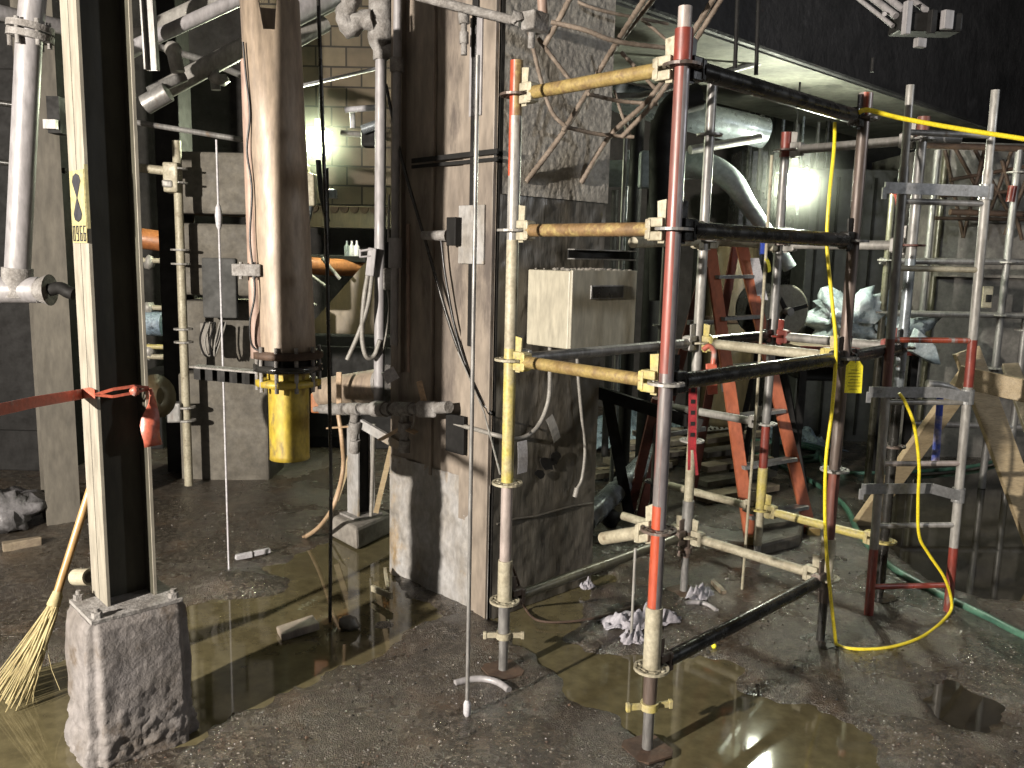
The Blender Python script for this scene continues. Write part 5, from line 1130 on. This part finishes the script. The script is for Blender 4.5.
# lumber, grating, tarp in the middle distance
for i in range(7):
    y0 = 6.3+.12*(i % 3); z_ = .03+.055*(i//2); a, b = G(592+i*7, 482-4*i), G(668+6*i, 470-3*i); a.z = b.z = z_+.02; tag(MB().bar(a, b, .10, .045, WOODD if i % 2 else COLFACE, V((0, 1, 0))).build('lumber_board', bevel=.003), 'one of the weathered boards piled in the gap right of the column', 'board', 'boards piled behind the nearest scaffold pole')
for i in range(5):
    a, b = G(700, 505-9*i), G(772-i*3, 492-8*i); a.z = b.z = .05+.05*i; tag(MB().bar(a, b, .14, .045, CONCWET if i % 2 else WOODD, V((0, 1, 0))).build('lumber_board', bevel=.003), 'one of the dark planks stacked behind the left rail of the stepladder', 'board', 'planks stacked behind the stepladder')
gr = MB(); q0, q1, q2 = G(700, 432, .3), G(762, 425, .3), G(690, 415, .3); e1_, e2_ = q1-q0, q2-q0
for i in range(15): gr.bar(q0+e1_*i/14, q0+e1_*i/14+e2_, .006, .02, GALV_L, Z)
for i in range(7): gr.bar(q0+e2_*i/6, q0+e2_*i/6+e1_, .006, .02, GALV_L, Z)
tag(gr.build('grating_panel'), 'flat steel grating panel lying on the plank stack', 'grating')
g_ = G(640, 447); cloth((g_.x, g_.y+.2, .02), .75, .65, .28, TARP, 'tarp', 'large rumpled pale blue plastic sheet spread behind the board pile', 'tarp', 31, .1, 60, 1.6)
g_ = G(775, 440); cloth((g_.x+.15, g_.y, .0), .55, .16, .10, TARP, 'tarp', 'narrow strip of crumpled plastic on the floor behind the coiled hose', 'tarp', 44, -.9, 50, 1.6)
bt = thing('steel_trestle', 'black steel trestle seen through the lower left of the scaffold tower', 'trestle', G(640, 500))
MB().bar(P(594, 391, 5.2), P(702, 425, 5.0), .075, .05, BLACK, Z).build('top_rail', bt); MB().bar(P(607, 396, 5.2), G(630, 520), .07, .03, BLACK, V((1, 0, 0))).build('leg', bt)
MB().bar(P(657, 398, 5.1), G(630, 512), .06, .03, ORLD, V((1, 0, 0))).build('brown_leg', bt)
tag(MB().tube([G(585, 522, .12), P(655, 452, 6.0)], .07, SILVER, 18).build('duct'), 'grey tube lying low beside the foot of the central column', 'duct')
tag(MB().tube([G(611, 530, .0), P(613, 434, 5.6)], .010, BLACK, 8).build('rod'), 'thin black rod upright in the gap right of the column', 'rod')
lump(G(612, 518, .08), .07, BLACK, (1, 1, 1), .5, 14, 'rubble_lump', 'dark lump on the floor at the foot of the thin black rod', 'debris')
# back right scaffold
bs = thing('scaffolding', 'grey scaffold frame in front of the stained wall at far right', 'scaffold', G(1000, 470))
def bpole(u0, v0, u1, v1, y, m, rz, z0=None):
    a, b = P(u1, v1, y), P(u0, v0, y); a.z = 0 if z0 is None else z0; a.x = b.x = (a.x+b.x)/2
    k = MB(); k.tube([a, b], .027, m, 14); o = k.build('standard', bs)
    for v in rz: z = P(u1, v, y).z; MB().hollow(V((a.x, y, z-.006)), V((a.x, y, z+.006)), .07, .026, GALV_L, 14).build('rosette', o)
    return a.x
yb = 6.4
bpole(887, 194, 879, 420, yb, GREENGR, (260, 312, 340)); bpole(1012, 150, 995, 430, yb, GALV, (172, 262, 315, 368)); bpole(1030, 200, 1022, 430, yb, GALV, (330,)); bpole(929, 150, 922, 400, yb+.5, GALV, (262, 312)); bpole(938, 150, 930, 400, yb+1.0, GREENGR, ())
for (u0, v0, u1, v1, y, m) in ((880, 261, 1040, 262, yb, GALV), (880, 313, 1040, 316, yb, GALV_L), (905, 423, 1040, 428, yb, GALV), (925, 145, 1050, 150, yb, RUST), (950, 212, 1040, 215, yb+.3, RUST), (906, 137, 960, 139, 4.4, GALV)):
    MB().tube([P(u0, v0, y), P(u1, v1, y)], .024, m, 12).build('ledger', bs)
MB().tube([P(893, 187, yb), P(898, 205, yb)], .035, REDP, 12).build('red_collar', bs); MB().tube([P(1013, 186, yb-.01), P(1010, 202, yb-.01)], .03, REDP, 12).build('red_collar', bs)
k = MB(); c_ = P(986, 297, yb+.3); k.box(c_, (.08, .05, .17), CREAM); k.box(c_+V((.005, -.03, -.01)), (.04, .02, .06), BLACK); tag(k.build('switch_box', bevel=.005), 'small cream box with a dark hole on the far right wall', 'box')
k = MB(); a = P(941, 300, 7.3); pz = P(1000, 143, 7.4).z; struct(MB().box(V((a.x+2.2, 8.2, pz/2)), (4.4, 1.6, pz), WALLC).build('wall_right_pier'))
k.box(V((a.x+2.0, 7.36, P(980, 268, 7.3).z)), (4.1, .12, .16), CONC); struct(k.build('trim_1'))
# mesh of bars on the right pier
rnd = random.Random(4)
for i, (u0, v0, u1, v1) in enumerate(((945, 150, 963, 235), (985, 148, 963, 238), (975, 150, 1010, 215), (1012, 150, 986, 222), (950, 180, 1035, 165), (940, 196, 1035, 190), (935, 218, 1035, 220), (1002, 160, 1022, 240), (955, 148, 990, 212), (1030, 170, 1005, 235))):
    tag(MB().tube([P(u0, v0, 7.15), P(u1, v1, 7.2)], .016, RUST, 7).build('rebar'), 'one of the rusty bars criss crossing the pale wall at upper right', 'rebar', 'bars across the right wall')
# rods from the beam, fixtures near ceiling right
for i, (u, v0, v1) in enumerate(((736, -10, 68), (757, -10, 75))): tag(MB().tube([P(u-1, v1, 4.6), P(u+2, v0, 4.5)], .011, BLACK, 8).build('threaded_rod'), ('left', 'right')[i] + ' one of the two black rods hanging against the pale ceiling strip', 'rod')
tag(MB().tube([P(872, 72, 4.6), P(873, 58, 4.6)], .010, BLACK, 8).build('threaded_rod'), 'short black rod stub under the dark beam above the orange collar', 'rod')
cf = thing('ceiling_cable_rack', 'dark rack of pale tubes and brackets on the dark ceiling beam at top right', 'cable rack', P(915, 45, 3.9))
for (u0, v0, u1, v1, r) in ((862, -10, 896, 16, .016), (880, -8, 904, 10, .016), (905, -6, 926, 10, .014), (884, 12, 884.5, 14, .01), (855, -4, 893, 26, .010)):
    MB().tube([P(u0, v0, 4.1), P(u1, v1, 3.9)], r, PIPEGR, 8).build('tube', cf)
for (u, v, w_, h_) in ((907, 18, .03, .14), (932, 22, .03, .10), (947, 20, .05, .08), (920, 43, .05, .04)):
    MB().box(P(u, v, 3.88), (w_, .03, h_), PIPEGR if v != 22 else BLACK, (V((.95, .3, 0)).normalized(), V((-.3, .95, 0)).normalized(), Z)).build('bracket', cf, .004)
MB().box(P(925, 25, 3.95), (.28, .12, .08), BLACK).build('rack_body', cf, .01)

# plain black boxes added to fill the left bays with darkness
for (u0, u1, v0, v1, y, lab) in ((-60, 40, 20, 505, 6.2, 'tall black box added to darken the far left edge behind the grey pipe'), (128, 160, 375, 478, 7.0, 'low black box added as dark fill right of the signed column'), (236, 420, 334, 452, 7.2, 'long black box added as dark fill beneath the brown triangular plate')):
    a, b = P(u0, v0, y), P(u1, v0, y); zt_ = P((u0+u1)/2, v0, y).z; t = thing('dark_fill_box' if v0 > 100 else 'cabinet', lab, 'dark fill', V(((a.x+b.x)/2, y, 0)))
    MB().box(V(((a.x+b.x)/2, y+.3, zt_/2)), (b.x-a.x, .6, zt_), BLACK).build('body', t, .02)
    MB().box(V(((a.x+b.x)/2, y-.01, zt_*.5)), ((b.x-a.x)*.8, .03, zt_*.8), BLACK).build('fill_front', t, .01)
# mist hanging round the two work lamps
def mist(loc, r, dens, lab, col):
    m = bpy.data.materials.new('mist'); m.use_nodes = True; nt = m.node_tree; n = nt.nodes; L = nt.links; n.remove(n['Principled BSDF'])
    vs_ = n.new('ShaderNodeVolumeScatter'); vs_.inputs['Color'].default_value = (*col, 1); vs_.inputs['Anisotropy'].default_value = .3
    tc = n.new('ShaderNodeTexCoord'); ln = n.new('ShaderNodeVectorMath'); ln.operation = 'LENGTH'; L.new(tc.outputs['Object'], ln.inputs[0])
    mr = n.new('ShaderNodeMapRange'); mr.inputs[1].default_value = 0; mr.inputs[2].default_value = r; mr.inputs[3].default_value = 1; mr.inputs[4].default_value = 0
    pw = n.new('ShaderNodeMath'); pw.operation = 'POWER'; pw.inputs[1].default_value = 3.2; ml = n.new('ShaderNodeMath'); ml.operation = 'MULTIPLY'; ml.inputs[1].default_value = dens
    L.new(ln.outputs['Value'], mr.inputs[0]); L.new(mr.outputs[0], pw.inputs[0]); L.new(pw.outputs[0], ml.inputs[0]); L.new(ml.outputs[0], vs_.inputs['Density']); L.new(vs_.outputs[0], n['Material Output'].inputs['Volume'])
    k = MB(); k.ball(V(loc), r, m, 20); o = k.build('mist', org=loc); tag(o, lab, 'mist', kind='stuff')
mist(LAMP_R, .55, .75, 'thin mist glowing round the right work lamp', (.95, 1, .9))
mist(LAMP_L, .55, .75, 'thin mist glowing round the left work lamp', (.95, 1, .85))
